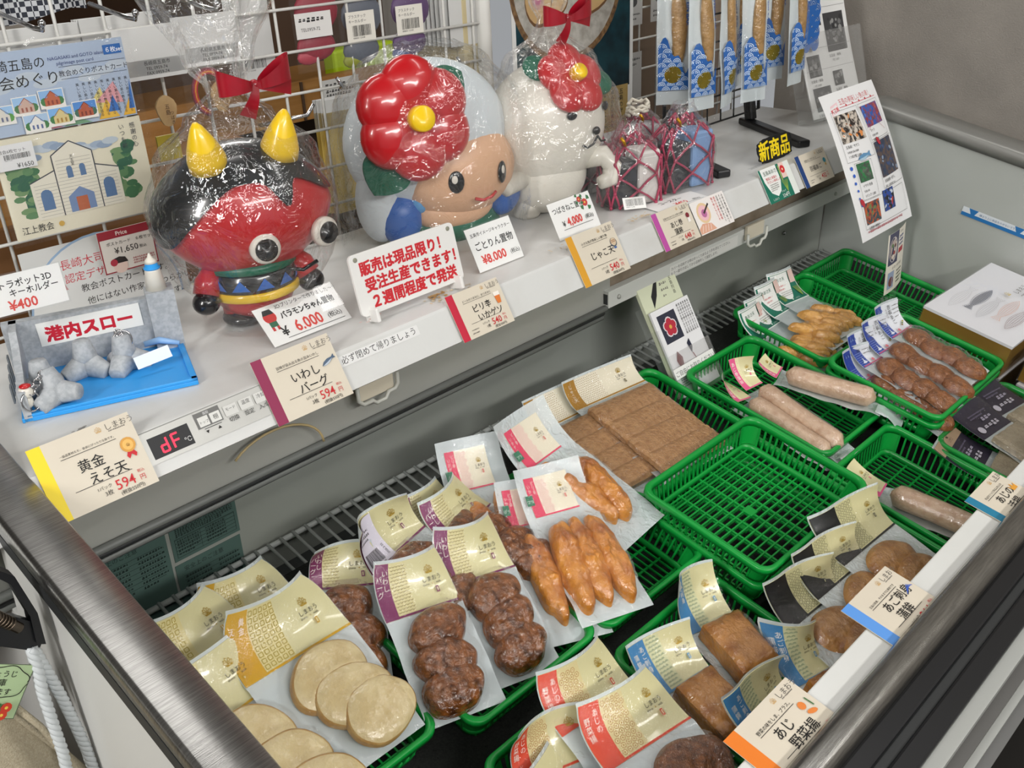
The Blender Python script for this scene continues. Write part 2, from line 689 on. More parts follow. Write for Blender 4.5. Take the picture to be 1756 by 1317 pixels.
# printed notice tape
s = Sheet()
s.base(0, 0, .140, .0145, C('dfdfde'), t=.0003)
s.text('必ず閉めて帰りましょう', .004, .0035, .0120, INK)
o = s.build('notice_tape', shelf_o)
o.matrix_local = face(.665, .0335)
# worn glue marks on the shelf top
s = Sheet()
rr = random.Random(5)
for (x, y, w, h, c) in ((.86, 1.035, .09, .03, 'd5c3a4'), (.87, 1.045, .03, .016, 'b08a55'), (1.13, 1.036, .08, .02, 'cfc4b0'), (1.33, 1.035, .06, .016, 'cdb896'),
                        (.33, 1.06, .03, .01, '8f8d88'), (.74, 1.04, .10, .03, 'dbc6c0'), (.30, 1.05, .02, .006, '97958f')):
    for k in range(26 if c != 'dbc6c0' else 7):
        s.disc(x + rr.uniform(0, w), y + rr.uniform(0, h), rr.uniform(.0012, .0042), C(c), 7, rr.uniform(.001, .003))
o = s.build('glue_marks', shelf_o)
o['kind'] = 'stuff'
o.matrix_local = FM.inverted() @ mtx((0, 0, .9502), (1, 0, 0), (0, 1, 0))
# strip under the shelf: grey on the left, stained brown on the right, roller bar and gasket
b = MB()
b.add([ws((-.2, 1.052, .868)), ws((1.29, 1.052, .868)), ws((1.29, 1.052, .806)), ws((-.2, 1.052, .806))], [(3, 2, 1, 0)], GREYM)
b.add([ws((1.29, 1.058, .868)), ws((2.25, 1.058, .868)), ws((2.25, 1.058, .82)), ws((1.29, 1.058, .82))], [(3, 2, 1, 0)], RUST)
b.build('underside_strip', frz)
b = MB()
for y, z, r, m in ((1.046, .806, .006, GASK), (1.052, .796, .0055, RUBBER), (1.054, .786, .005, GASK), (1.06, .812, .006, RUBBER)):
    b.tube([ws((x, y, z)) for x in (-.2, .5, 1.27)], r, m, 8)
b.build('cover_gasket', frz)
b = MB()
b.box((1.272, 1.040, .806), (2.235, 1.056, .838), M('white roller bar', 'c4c6c2', 0.4), FM.inverted())
b.box((1.2715, 1.0425, .812), (1.273, 1.0535, .832), RUBBER, FM.inverted())
b.bev = .002
rb = b.build('roller_bar', frz)
b = MB()
for px in (1.30, 2.10):
    b.lathe([(.0045, 0), (.004, .003), (.002, .0036)], GREYM, 10, FM.inverted() @ mtx((px, 1.0398, .821), (1, 0, 0), (0, 0, 1)))
b.build('screw', rb)
s = Sheet()
s.base(0, 0, .235, .022, C('d3d3cf'), t=.0003)
s.text('カバーを収納する時はゆっくり戻るよう手を添えてください。', .004, .013, .0074, INK)
s.text('もう一度引き出してから収納をして固定します。', .004, .0035, .0074, INK)
o = s.build('cover_notice', rb)
o.matrix_local = FM.inverted() @ mtx((1.455, 1.0395, .8095), (1, 0, 0), (0, 0, 1))


def latch(x, z, y, k):
    b = MB()
    b.box((x - .032, y - .004, z - .012 * k), (x + .032, y + .004, z + .022), CREAMP, FM.inverted())
    b.bev = .0015
    o = b.build('latch_plate', frz)
    h = MB()
    P = [(-.036, .012), (-.036, -.008), (-.028, -.016), (-.012, -.016), (-.005, -.022), (.012, -.022), (.018, -.013), (.030, -.013), (.036, -.006), (.036, .012)]
    h.tube([ws((x + a, y - .008, z + c - .004)) for a, c in P], .0032, M('grey white handle', 'bfc0b8', 0.4), 8)
    h.build('latch_handle', o)


latch(.738, .868, 1.036, 1.5)
latch(1.745, .822, 1.035, 0.6)
# thermostat bulb, screws and rating plate on the back wall
yb = 1.079


def bw(x, z):                                   # a point on the tub's back wall
    # back wall of the tub runs through (v=VB,w=WB) and (v=VB+.066,w=.06)
    w = (z - .86) / cos(TH)
    for _ in range(4):
        v = VB + .066 * (w - WB) / (.06 - WB)
        w = (z - .86 - v * sin(TH)) / cos(TH)
    return Vector((x, v - .0015, w))


b = MB()
b.lathe([(.0125, 0), (.0125, .006), (.011, .007)], BLACK, 18, T(*bw(.535, .745)) @ RX(90))
b.build('grommet', frz)
b = MB()
p0, p1, p2 = bw(.535, .745), bw(.575, .752), bw(.61, .756)
dn = Vector((0, -.018, 0))
b.tube([p0 + dn * .3, p0 + dn * .8 + Vector((.012, 0, 0)), p1 + dn], .0022, M('capillary tube', 'a59886', 0.4, 0.6), 8)
b.tube([p1 + dn, p2 + dn], .0058, M('copper bulb', 'a9744e', 0.35, 0.8), 12)
b.build('thermostat_bulb', frz)
b = MB()
for x, z in ((.593, .776), (1.235, .74), (2.05, .72)):
    b.ball(bw(x, z), (.005, .005, .005), CHROME, 12, 8)
b.build('wall_screw', frz)
cable = MB()
cable.tube([ws((.565 + .095 * sin(t) * .8, 1.036, .868 - .05 * (1 - cos(t)) - .002)) for t in [k * .19 - .9 for k in range(14)]], .0018, M('beige cable', 'b9a579', 0.5), 6)
cable.build('loose_cable', frz)


def plate(x0, z0, w, h, fnc):
    s = Sheet()
    s.base(0, 0, w, h, M('rating plate green', '4f6760', 0.45), t=.0005)
    fnc(s, w, h)
    o = s.build('rating_plate', frz)
    p, q = bw(x0, z0), bw(x0, z0 + .1)
    o.matrix_local = mtx(p, (1, 0, 0), q - p)


PK = C('1d2724')


def pl_a(s, w, h):
    s.text('フロン排出抑制法　第一種特定製品', .01, h - .012, .0085, PK)
    s.scrawl(.008, h * .55, w - .006, h - .016, PK, 5, .004, 3)
    s.frame(.005, .005, w - .005, h * .52, .0006, PK)
    for k in range(5):
        s.rect(.005, .005 + h * .085 * (k + 1), w - .005, .0056 + h * .085 * (k + 1), PK)
    s.rect(w * .42, .005, w * .425, h * .52, PK)
    s.scrawl(.008, .008, w * .4, h * .5, PK, 5, .004, 9)
    s.scrawl(w * .5, .008, w * .8, h * .5, PK, 5, .004, 4)


def pl_b(s, w, h):
    s.text('安全上のご注意', .012, h - .014, .009, PK)
    for k in range(7):
        s.rect(.01, h - .022 - .008 * k, w - .01, h - .0215 - .008 * k, PK)
    s.scrawl(.012, h - .078, w * .5, h - .02, PK, 7, .0045, 6)
    s.scrawl(w * .62, h - .078, w * .95, h - .02, PK, 7, .0045, 8)


plate(.437, .672, .104, .070, pl_a)
plate(.435, .566, .104, .100, pl_b)
plate(.315, .590, .116, .142, pl_b)

# ------------------------------------------------------------------ wire rack in the tub
rk = MB()
WR = -.237
WIRE = M('white coated wire', 'b9bdba', 0.4)
for v in (VB - .005, -.25, -.52, -.775):
    rk.tube([(UL + .01, v, WR - .006), (UR - .01, v, WR - .006)], .0048, WIRE, 6)
for k in range(88):
    u = UL + .02 + k * .0222
    rk.tube([(u, VB - .004, WR), (u, -.78, WR)], .0027, WIRE, 5)
o = rk.build('wire_rack', None, FM)
tag(o, 'white coated wire rack lying under the green baskets in the freezer', 'rack')
mt = MB()
r = random.Random(2)
MATB = M('black bristle mat', '0c0d0c', 0.9, col2='1b1e1a', nscale=400)
for k in range(9000):
    x, y = r.uniform(UL + .01, UR - .01), r.uniform(-.785, -.045)
    a = r.uniform(0, 6.28)
    h = r.uniform(.0015, .0035)
    mt.add([(x, y, WR + .003), (x + .003 * cos(a), y + .003 * sin(a), WR + .003), (x + .004 * cos(a + .5), y + .004 * sin(a + .5), WR + .003 + h)], [(0, 1, 2)], MATB)
mt.add([(UL + .005, -.79, WR + .0035), (UR - .005, -.79, WR + .0035), (UR - .005, -.043, WR + .0035), (UL + .005, -.043, WR + .0035)], [(0, 1, 2, 3)], MATB)
o = mt.build('bristle_mat', None, FM)
tag(o, 'black bristle mat spread over the rack under the baskets', 'mat')
o['kind'] = 'stuff'

# ------------------------------------------------------------------ green baskets
BL, BW, BH = .308, .232, .058


def rrect(w, d, r, n=5):
    P = []
    for cx, cy, a0 in ((w / 2 - r, d / 2 - r, 0), (-w / 2 + r, d / 2 - r, 90), (-w / 2 + r, -d / 2 + r, 180), (w / 2 - r, -d / 2 + r, 270)):
        for k in range(n + 1):
            t = radians(a0 + 90 * k / n)
            P.append((cx + r * cos(t), cy + r * sin(t)))
    return P


def basket_mesh():
    b = MB()
    tp, bt = rrect(BL, BW, .022), rrect(BL - .034, BW - .034, .018)
    n = len(tp)
    # rolled rim: outer skirt and inner slope
    prof = [(0, 0, -.010), (0, 0, -.002), (.0015, .0015, 0), (.006, .006, 0), (.0085, .0085, -.003), (.0090, .0090, -.013), (.0068, .0068, -.013), (.0055, .0055, -.0045), (.0022, .0022, -.010)]

    def rim(a, c):
        i = int(round(a * n)) % n
        j = int(round(c * 9)) % 9
        x, y = tp[i]
        k = 1 - prof[j][0] * 2 / BL
        q = 1 - prof[j][1] * 2 / BW
        return (x * k, y * q, BH + prof[j][2])
    b.grid(rim, n, 9, GREEN, True, cu=True, cv=True)

    def wall(i_x, i_y, z):                      # inset of the wall at height z
        return .0085 + (.017 - .0085) * (1 - z / BH)
    # slats
    for side in (0, 1):
        L = BL if side == 0 else BW
        m = 21 if side == 0 else 15
        for k in range(m + 1):
            t = -1 + 2 * k / m
            for sg in (-1, 1):
                a = t * (L / 2 - .030)
                a2 = t * (L / 2 - .036)
                D = (BW if side == 0 else BL) / 2
                p = (a, sg * (D - .0075), BH - .011) if side == 0 else (sg * (D - .0075), a, BH - .011)
                q = (a2, sg * (D - .0165), .006) if side == 0 else (sg * (D - .0165), a2, .006)
                b.bar(p, q, .0032, .0024, GREEN, up=(0, sg, 0.2) if side == 0 else (sg, 0, 0.2))
    # solid corners
    for q in range(4):
        i0 = q * 6

        def cor(a, c):
            i = i0 + int(round(a * 5))
            x, y = tp[i % n]
            x2, y2 = bt[i % n]
            k = 1 - .0075 * 2 / BL
            kk = 1 - .0075 * 2 / BW
            return (x * k + (x2 - x * k) * c, y * kk + (y2 - y * kk) * c, BH - .008 + (.003 - BH + .008) * c)
        b.grid(cor, 5, 2, GREEN, True)
    # band around the floor, floor lattice
    def band(a, c):
        i = int(round(a * n)) % n
        x, y = bt[i]
        z = (.013, .0, .0, .013)[int(round(c * 4)) % 4]
        k = (1.02, 1.0, .975, .985)[int(round(c * 4)) % 4]
        return (x * k, y * k, z)
    b.grid(band, n, 4, GREEN, True, cu=True, cv=True)
    w, d = (BL - .038) / 2, (BW - .038) / 2
    for k in range(16):
        y = -d + 2 * d * (k + .5) / 16
        b.box((-w, y - .00125, .0014), (w, y + .00125, .0040), GREEN)
    for k in range(9):
        x = -w + 2 * w * (k + .5) / 9
        b.box((x - .0017, -d, .0002), (x + .0017, d, .0032), GREEN)
    b.box((-.009, -.009, .0), (.009, .009, .0045), GREEN)
    return b


proto_b = basket_mesh().build('plastic_basket', None, FM)
bmesh_data = proto_b.data
first = [proto_b]


def basket(u0, u1, v0, v1, wrim, label, port=False, rz=0.0):
    if first:
        o = first.pop()
    else:
        o = bpy.data.objects.new('plastic_basket', bmesh_data)
        COL.objects.link(o)
    X = FM @ T((u0 + u1) / 2, (v0 + v1) / 2, wrim - BH) @ RZ((90 if port else 0) + rz)
    o.matrix_world = X
    tag(o, label, 'basket', 'green plastic baskets in the freezer')
    return o


basket(.292, .522, -.413, -.105, -.165, 'green basket at the left end holding pale white fish cake packs', True)
basket(.548, .782, -.443, -.135, -.165, 'green basket holding dark brown fish cake packs with purple labels', True)
basket(.788, 1.024, -.450, -.142, -.165, 'green basket half full of orange squid packs', True)
basket(1.030, 1.342, -.322, -.088, -.165, 'green basket holding two flat brown slab packs with gold labels')
basket(1.002, 1.312, -.552, -.322, -.122, 'empty green basket set on top of another in the middle')
basket(1.006, 1.314, -.552, -.320, -.158, 'green basket underneath the empty basket in the middle')
basket(1.365, 1.597, -.455, -.147, -.160, 'green basket holding pale fish sausages with pink labels', True)
basket(1.632, 1.940, -.304, -.072, -.160, 'green basket holding tan twisted fish cakes with green white tags')
basket(1.935, 2.165, -.365, -.055, -.176, 'empty green basket in the far corner with a small standing card', True)
basket(1.575, 1.885, -.550, -.318, -.125, 'upper green basket holding long brown packs with blue white labels')
basket(1.575, 1.885, -.550, -.318, -.144, 'green basket nested under the basket of long brown packs')
basket(1.565, 1.873, -.786, -.556, -.160, 'green basket by the front ledge holding dark purple packs', )
basket(1.330, 1.560, -.780, -.472, -.165, 'green basket by the front ledge holding one single pale sausage', True)
basket(1.012, 1.322, -.790, -.558, -.168, 'green basket by the front ledge holding black labelled fish cake packs')
basket(.760, .990, -.782, -.474, -.168, 'green basket by the front ledge holding block packs with blue labels', True)
basket(.522, .752, -.782, -.474, -.172, 'nearest green basket holding fish cake packs with red orange labels', True)
# ------------------------------------------------------------------ vacuum packs of fish cake
def FOOD(name, a, b, ns=60, bs=90, bump=0.6, lo=0.4, hi=0.68, coat=0.55, rough=0.3, stretch=None):
    return M(name, a, rough, 0, 0.4, b, ns, lo, hi, bump, bs * 1.9, coat, bd=.0045, stretch=stretch)


F_ESO = FOOD('pale fish cake', 'cdb888', 'dccb9e', 45, 70, 0.35)
F_ESOE = FOOD('toasted rim of pale fish cake', 'b98f54', 'c9a86e', 60, 70, 0.3)
F_IWA = FOOD('dark fried fish cake', '8e531f', '43230d', 75, 75, 1.0, 0.36, 0.68, 1.0)
F_SQ = FOOD('orange squid cake', 'd08a35', '9a4f14', 34, 60, 0.8, 0.4, 0.75, 1.0)
F_JK = FOOD('flat brown fish slab', 'b48b60', '9b7048', 110, 120, 0.7, 0.35, 0.7, 0.5, 0.38)
F_SA = FOOD('pale fish sausage', 'cdb096', 'bb9a80', 90, 120, 0.4, 0.4, 0.7, 0.7)
F_AO = FOOD('tan fish twist', 'cf9d55', 'b47f3a', 50, 90, 0.5)
F_HY = FOOD('brown oval fish cake', '8f5a30', '6d3f1f', 90, 150, 0.6)
F_BK = FOOD('light brown fish cake', 'ab7c45', '8b5c2b', 60, 90, 0.6)
F_BL = FOOD('golden brown fish block', 'b07a3c', '8a5522', 40, 90, 0.6)
F_RD = FOOD('speckled brown fish cake', '7d4d2b', '54301a', 120, 150, 0.7)
F_PU = FOOD('greyish fish paste', 'a79a82', '998c75', 120, 160, 0.4, coat=0.6)


def petalcrown(s, x, y, r, mat, sub=None):
    """small crown of petals above a name"""
    for a, l in ((-62, .85), (-32, .95), (0, 1.05), (32, .95), (62, .85)):
        t = radians(90 - a)
        cx, cy = x + .5 * l * r * cos(t), y + .5 * l * r * sin(t)
        P = [(cx + (.52 * l * r * cos(q)) * cos(t) - (.22 * r * sin(q)) * sin(t), cy + (.52 * l * r * cos(q)) * sin(t) + (.22 * r * sin(q)) * cos(t)) for q in [2 * pi * k / 10 for k in range(10)]]
        s.up()
        for k in range(10):
            a0, b0 = P[k], P[(k + 1) % 10]
            s.add([s.fn(*a0, s.h), s.fn(*b0, s.h), s.fn(b0[0] + (cx - b0[0]) * .28, b0[1] + (cy - b0[1]) * .28, s.h), s.fn(a0[0] + (cx - a0[0]) * .28, a0[1] + (cy - a0[1]) * .28, s.h)], [(0, 1, 2, 3)], mat)
    s.poly([(x - .7 * r, y + .02 * r), (x - .5 * r, y - .28 * r), (x + .5 * r, y - .28 * r), (x + .7 * r, y + .02 * r), (x, y - .1 * r)], mat)


def logo(s, x, y, k, mark=None, gold=None, ink=None):
    gold, ink = gold or GOLDI, ink or INK
    petalcrown(s, x, y + .0085 * k, .0085 * k, gold)
    s.text('しまおう', x, y - .004 * k, .0075 * k, ink, 'c')
    s.text('shima', x - .0095 * k, y - .009 * k, .0042 * k, ink, 'c')
    s.disc(x, y - .0078 * k, .0010 * k, gold, 8)
    s.text('walk', x + .0085 * k, y - .009 * k, .0042 * k, ink, 'c')
    if mark:
        s.rect(x + .002 * k, y - .021 * k, x + .0062 * k, y - .0125 * k, mark)
        s.rect(x + .0033 * k, y - .0195 * k, x + .0049 * k, y - .014 * k, LABELC)


def pattern(s, x0, y0, x1, y1, kind, mat, base=None):
    if base:
        s.rect(x0, y0, x1, y1, base, 8, 12)
    s.up()
    p = {'square': .0080, 'arrow': .0046, 'flower': .0080, 'dot': .0042, 'wave': .0055, 'hex': .0072}[kind]
    j = 0
    y = y0 + p * .55
    while y < y1 - p * .3:
        x = x0 + p * (.55 if j % 2 == 0 or kind in ('square',) else 1.0)
        while x < x1 - p * .3:
            if kind == 'square':
                q, w = p * .32, p * .15
                for a in range(4):
                    c, d = ((-q, -q, q, -q), (q, -q, q, q), (q, q, -q, q), (-q, q, -q, -q))[a], w
                    dx, dy = c[2] - c[0], c[3] - c[1]
                    l = hypot(dx, dy)
                    nx_, ny_ = -dy / l * d / 2, dx / l * d / 2
                    s.add([s.fn(x + c[0] + nx_, y + c[1] + ny_, s.h), s.fn(x + c[0] - nx_, y + c[1] - ny_, s.h), s.fn(x + c[2] - nx_, y + c[3] - ny_, s.h), s.fn(x + c[2] + nx_, y + c[3] + ny_, s.h)], [(0, 1, 2, 3)], mat)
            elif kind == 'arrow':
                q = p * .42
                for sg in (-1, 1):
                    s.add([s.fn(x, y, s.h), s.fn(x, y - q * .45, s.h), s.fn(x + sg * q, y + q * .35, s.h), s.fn(x + sg * q, y + q * .8, s.h)], [(0, 1, 2, 3) if sg < 0 else (3, 2, 1, 0)], mat)
            elif kind in ('flower', 'hex'):
                n, r1, r2 = (6, p * .46, p * .36)
                for a in range(n):
                    t0, t1 = 2 * pi * a / n, 2 * pi * (a + 1) / n
                    s.add([s.fn(x + r1 * cos(t0), y + r1 * sin(t0), s.h), s.fn(x + r1 * cos(t1), y + r1 * sin(t1), s.h), s.fn(x + r2 * cos(t1), y + r2 * sin(t1), s.h), s.fn(x + r2 * cos(t0), y + r2 * sin(t0), s.h)], [(0, 1, 2, 3)], mat)
                if kind == 'flower':
                    q = p * .14
                    s.add([s.fn(x - q, y, s.h), s.fn(x, y - q, s.h), s.fn(x + q, y, s.h), s.fn(x, y + q, s.h)], [(0, 1, 2, 3)], mat)
            elif kind == 'dot':
                q = p * .26
                s.add([s.fn(x - q, y, s.h), s.fn(x, y - q, s.h), s.fn(x + q, y, s.h), s.fn(x, y + q, s.h)], [(0, 1, 2, 3)], mat)
            else:
                for r in (.48, .28):
                    for a in range(5):
                        t0, t1 = pi * a / 5, pi * (a + 1) / 5
                        r1, r2 = p * r, p * (r - .11)
                        s.add([s.fn(x + r1 * cos(t0), y + r1 * sin(t0) - p * .2, s.h), s.fn(x + r1 * cos(t1), y + r1 * sin(t1) - p * .2, s.h), s.fn(x + r2 * cos(t1), y + r2 * sin(t1) - p * .2, s.h), s.fn(x + r2 * cos(t0), y + r2 * sin(t0) - p * .2, s.h)], [(0, 1, 2, 3)], mat)
            x += p
        y += p * (.9 if kind != 'square' else 1)
        j += 1


def blob(rx, ry, h, mat, rim=None, amp=.12, fr=26, seed=0, p=2.6, n=36, m=10):
    """a lumpy fried patty resting on z=0"""
    b = MB()
    o = seed * 7.31

    def top(a, c):
        t = 2 * pi * a
        r = c
        k = 1 + amp * .9 * nz(cos(t) * 1.3 + o, sin(t) * 1.3, o)
        z = h * (max(0.0, 1 - r ** p)) ** (1 / p)
        x, y = rx * r * k * cos(t), ry * r * k * sin(t)
        z *= 1 + amp * 1.4 * nz(x * fr + o, y * fr, o + 3) + amp * .9 * nz(x * fr * 2.6 + o, y * fr * 2.6, o + 9) + amp * .6 * nz(x * fr * 6 + o, y * fr * 6, o + 5)
        return (x, y, z)
    if rim:
        b.grid(lambda a, c: top(a, c * .93), n, m, mat, True, cu=True)
        b.grid(lambda a, c: top(a, .93 + c * .07), n, 3, rim, True, cu=True)
    else:
        b.grid(lambda a, c: top(a, c), n, m, mat, True, cu=True)
    b.add([(*top(k / n, 1.0)[:2], 0) for k in range(n)], [tuple(range(n))[::-1]], mat)
    return b


def slab(w, d, h, mat, seed=0, amp=.06):
    b = MB()
    o = seed * 3.7

    def top(a, c):
        x, y = (a - .5) * 2, (c - .5) * 2
        e = max(abs(x), abs(y))
        z = h * (1 - .25 * e ** 8) + h * amp * nz(x * 3 + o, y * 3, o)
        k = 1 + .03 * nz(x * 4 + o, y * 4 + 5, o)
        return (x * w / 2 * k, y * d / 2 * k, z)
    b.grid(top, 14, 10, mat, True)
    ring = [(a / 14, 0) for a in range(14)] + [(1, c / 10) for c in range(10)] + [(1 - a / 14, 1) for a in range(14)] + [(0, 1 - c / 10) for c in range(10)]
    n = len(ring)
    vs = [top(*q) for q in ring] + [(*top(*q)[:2], 0) for q in ring]
    b.add(vs, [(k, n + k, n + (k + 1) % n, (k + 1) % n) for k in range(n)] + [tuple(n + k for k in range(n))[::-1]], mat)
    return b


def header_fn(W, hh, bend, curl=0.0, twist=0.0, hflat=0.0, flap=0.0, arch=0.0):
    """pack surface: flat food part for y<=0, the label end for y>0 bends up by bend degrees"""
    B = radians(bend)

    def fn(x, y, h):
        if y <= 0:
            return Vector((x, y, h + hflat))
        k = B / hh
        a = k * y
        t = min(1.0, y / hh)
        yy, zz = (sin(a) / k, (1 - cos(a)) / k) if abs(B) > 1e-3 else (y, 0)
        q = x / (W / 2)
        d = curl * (q * q) * t + twist * q * t * t + flap * max(0, -q - .3) ** 2 * t
        hh2 = h + d
        x = x * (1 - arch * t ** 4)
        return Vector((x * (1 - .10 * abs(curl) / .02 * t * abs(q) * .5), yy - sin(a) * hh2, zz + cos(a) * hh2 + hflat))
    return fn


PN = {}


def pack(X, W, Lf, hh, foods, lab, label, group, cat='fish cake pack', name='vacuum_pack', bend=35, curl=-.012, twist=0.0, filmw=None, seed=0, flap=0.0, arch=0.0):
    """foods: list of (kind, cx, cy, a, b, h, z0, rot, tilt, material, rim)"""
    root = thing(name, label, cat, X, group)
    Wf = filmw or W
    fn = header_fn(W, hh, bend, curl, twist, 0.0, flap, arch)
    # food
    for i, (kind, cx, cy, a, b_, h, z0, rot, tilt, mat, rim) in enumerate(foods):
        if kind == 'blob':
            b = blob(a, b_, h, mat, None, amp=.22 if rim == 'lump' else .15, seed=seed * 5 + i + 1, n=56, m=18)
        elif kind == 'patty':
            b = blob(a, b_, h, mat, rim, amp=.09, seed=seed * 5 + i + 1, p=3.0)
        else:
            b = slab(a, b_, h, mat, seed=seed * 5 + i)
        o = b.build('fish_cake', root)
        o.matrix_local = T(cx, cy, z0 + .0008) @ RZ(rot) @ RX(tilt)

    def H(x, y):
        z = .0012
        for (kind, cx, cy, a, b_, h, z0, rot, tilt, mat, rim) in foods:
            c, q = cos(radians(-rot)), sin(radians(-rot))
            dx, dy = (x - cx) * c - (y - cy) * q, (x - cx) * q + (y - cy) * c
            if kind == 'slab':
                r = (abs(2 * dx / a) ** 6 + abs(2 * dy / b_) ** 6) ** (1 / 6)
            else:
                r = hypot(dx / a, dy / b_)
            zt = h + z0 + dy * sin(radians(tilt)) * .8
            z = max(z, (zt + .0016) * (1 - sstep(.93, 1.22, r)) if r < 1.22 else 0)
        return z + .0006 * nz(x * 90, y * 90, seed)
    ed = lambda x, y: 1 + .035 * nz(y * 22 + seed, x * 3, seed) * (abs(x) / (Wf / 2)) ** 2
    n1, n2 = 26, 40
    f = MB()

    def top(a, c):
        x = (a - .5) * Wf
        y = -Lf + (Lf + hh + .004) * c
        m = min(1.0, (1 - abs(2 * a - 1)) * 8, c * 14)
        if y > 0:
            return fn(x, y, .0048)
        z = H(x, y) * m + .0004
        e = (1 - min(1, (1 - abs(2 * a - 1)) * 5)) * .0045 * nz(x * 9 + 3, y * 30, seed + 2)
        return Vector((x * ed(x, y), y, max(z + max(e, -.0004), .0016)))
    f.grid(top, n1, n2, POUCH, True)
    f.build('clear_film', root)
    g = MB()

    def bot(a, c):
        x = (a - .5) * Wf
        y = -Lf + (Lf + hh + .004) * c
        if y > 0:
            return fn(x, y, -.0012)
        e = (1 - min(1, (1 - abs(2 * a - 1)) * 5)) * .0045 * nz(x * 9 + 3, y * 30, seed + 2)
        return Vector((x * ed(x, y), y, max(e, 0) * .9))
    g.grid(bot, n1, n2, BACKF, True, flip=True)
    g.build('white_backing', root)
    if lab:
        s = Sheet(fn, .0002)
        s.dh = .0002
        lab(s, W, hh)
        s.build('header_label', root)
    return root


LW = {}


def std_label(band, patt, txt, pcol, pbase, mark=None, base=None, k=1.0, split=(.20, .44), tsz=.0085):
    bandm = C(band)

    def f(s, W, hh):
        x0, x1 = -W / 2 + .001, W / 2 - .001
        s.base(x0, .0, x1, hh, base or LABELC, C('dfdce6'), t=.0008, nx=16, ny=12)
        xa, xb = x0 + (x1 - x0) * split[0], x0 + (x1 - x0) * split[1]
        s.rect(x0, .0, xa, hh, bandm, 5, 12)
        pattern(s, xa, .004, xb, hh - .001, patt, C(pcol), C(pbase))
        s.rect(x0, .0, x1, .0030, bandm, 16, 1)
        ts = txt.split('/')
        for i, t in enumerate(ts):
            z = min(tsz, (hh - .012) / max(4, len(t)))
            s.text(t, x0 + (xa - x0) * (.5 + (len(ts) - 1) * .22 - .44 * i) - z * .5, hh - .006 - .006 * i, z, C('f0ece2'), vert=True)
        logo(s, xb + (x1 - xb) * .52, hh * .56, k, C(mark or band))
    return f


eso_l = std_label('d2a31c', 'square', '黄金/えそ天', 'b3a04a', 'd9cd92', 'c9a02a', split=(.20, .47))
iwa_l = std_label('7c2f5e', 'arrow', 'いわし/バーグ', '82743c', 'd6cd9c', split=(.18, .42))
red_l = std_label('d84a2e', 'flower', 'あじの/野菜揚', 'b88a55', 'dacd98', 'd84a3a', split=(.22, .50))
blu_l = std_label('3d7fb2', 'wave', 'あご刺身/蒲鉾', '7b9378', 'cfcfa4', '4a8fc4', split=(.30, .54), k=.9)
blk_l = std_label('0f1013', 'hex', '　', '55523a', 'ccc797', '22242a', split=(.36, .62), k=.8)
jak_l = std_label('a87a24', 'dot', 'じゃこ天', 'a48d5a', 'e9e2cf', '5a5040', M('label ivory', 'e8e1cb', .35, coat=.4), k=.85, split=(.16, .50))
sqd_l = std_label('e04868', 'flower', 'ピリ辛/いかゲソ', 'e0a0a4', 'ece2cf', 'e04868', M('label ivory', 'e8e1cb', .35, coat=.4), k=.85, split=(.24, .52))
sau_l = std_label('e05a8c', 'dot', 'あじ巻蒲鉾', 'cfc58c', 'e0dbb0', 'e05a8c', k=.6, split=(.30, .45))


CF = FM.inverted() @ Vector((0, 0, 1.5))


def at(u, v, w, rz=0, tilt=0, roll=0, up=0.0):
    p = Vector((u, v, w))
    p = p + (CF - p) * (up / (CF.z - p.z))
    return FM @ T(*p) @ RZ(rz) @ RX(tilt) @ RY(roll)


def eso_f(sd):
    r = random.Random(sd)
    return [('patty', -.010 + .010 * k + r.uniform(-.003, .003), -.045 - .048 * k, .054, .046, .013, .004 + .003 * (2 - k) * 0 + .004 * k, r.uniform(-20, 20), 5, F_ESO, F_ESOE) for k in range(3)]


GE = 'pale fish cake packs in the left basket'
pack(at(.37, -.150, -.170, 4, 14, up=0.030), .140, .15, .070, eso_f(1), eso_l, 'pale fish cake pack at the back left of its basket, beside the green rating plates', GE, bend=55, curl=-.020, arch=.28, seed=1)
pack(at(.455, -.128, -.182, -6, 10, up=0.030), .130, .15, .066, eso_f(2), eso_l, 'pale fish cake pack at the back right corner of the first basket, half hidden', GE, bend=50, curl=-.020, arch=.28, seed=2)
pack(at(.347, -.246, -.158, 6, 16, up=0.030), .128, .155, .075, eso_f(3), eso_l, 'pale fish cake pack beside the left steel rim, three discs cut off by the frame', GE, bend=35, curl=-.008, twist=.006, arch=.28, seed=3)
pack(at(.450, -.232, -.148, -1, 18, up=0.030), .150, .152, .078, [('patty', .010, -.042, .053, .041, .016, .003, 10, 4, F_ESO, F_ESOE), ('patty', .020, -.078, .050, .039, .016, .008, -15, 5, F_ESO, F_ESOE), ('patty', .034, -.110, .046, .038, .016, .012, 5, 5, F_ESO, F_ESOE)],
     eso_l, 'topmost pale fish cake pack with wide gold and cream label, three large discs', GE, bend=48, curl=-.018, arch=.28, seed=4)

GW = 'dark fish cake packs in the second basket'


def iwa_f(sd, n=3, dx=0.0):
    r = random.Random(sd)
    return [('blob', dx + r.uniform(-.008, .008), -.032 - .0385 * k, .041, .031, .027, .002 + .002 * k, r.uniform(-30, 30), 3, F_IWA, None) for k in range(n)]


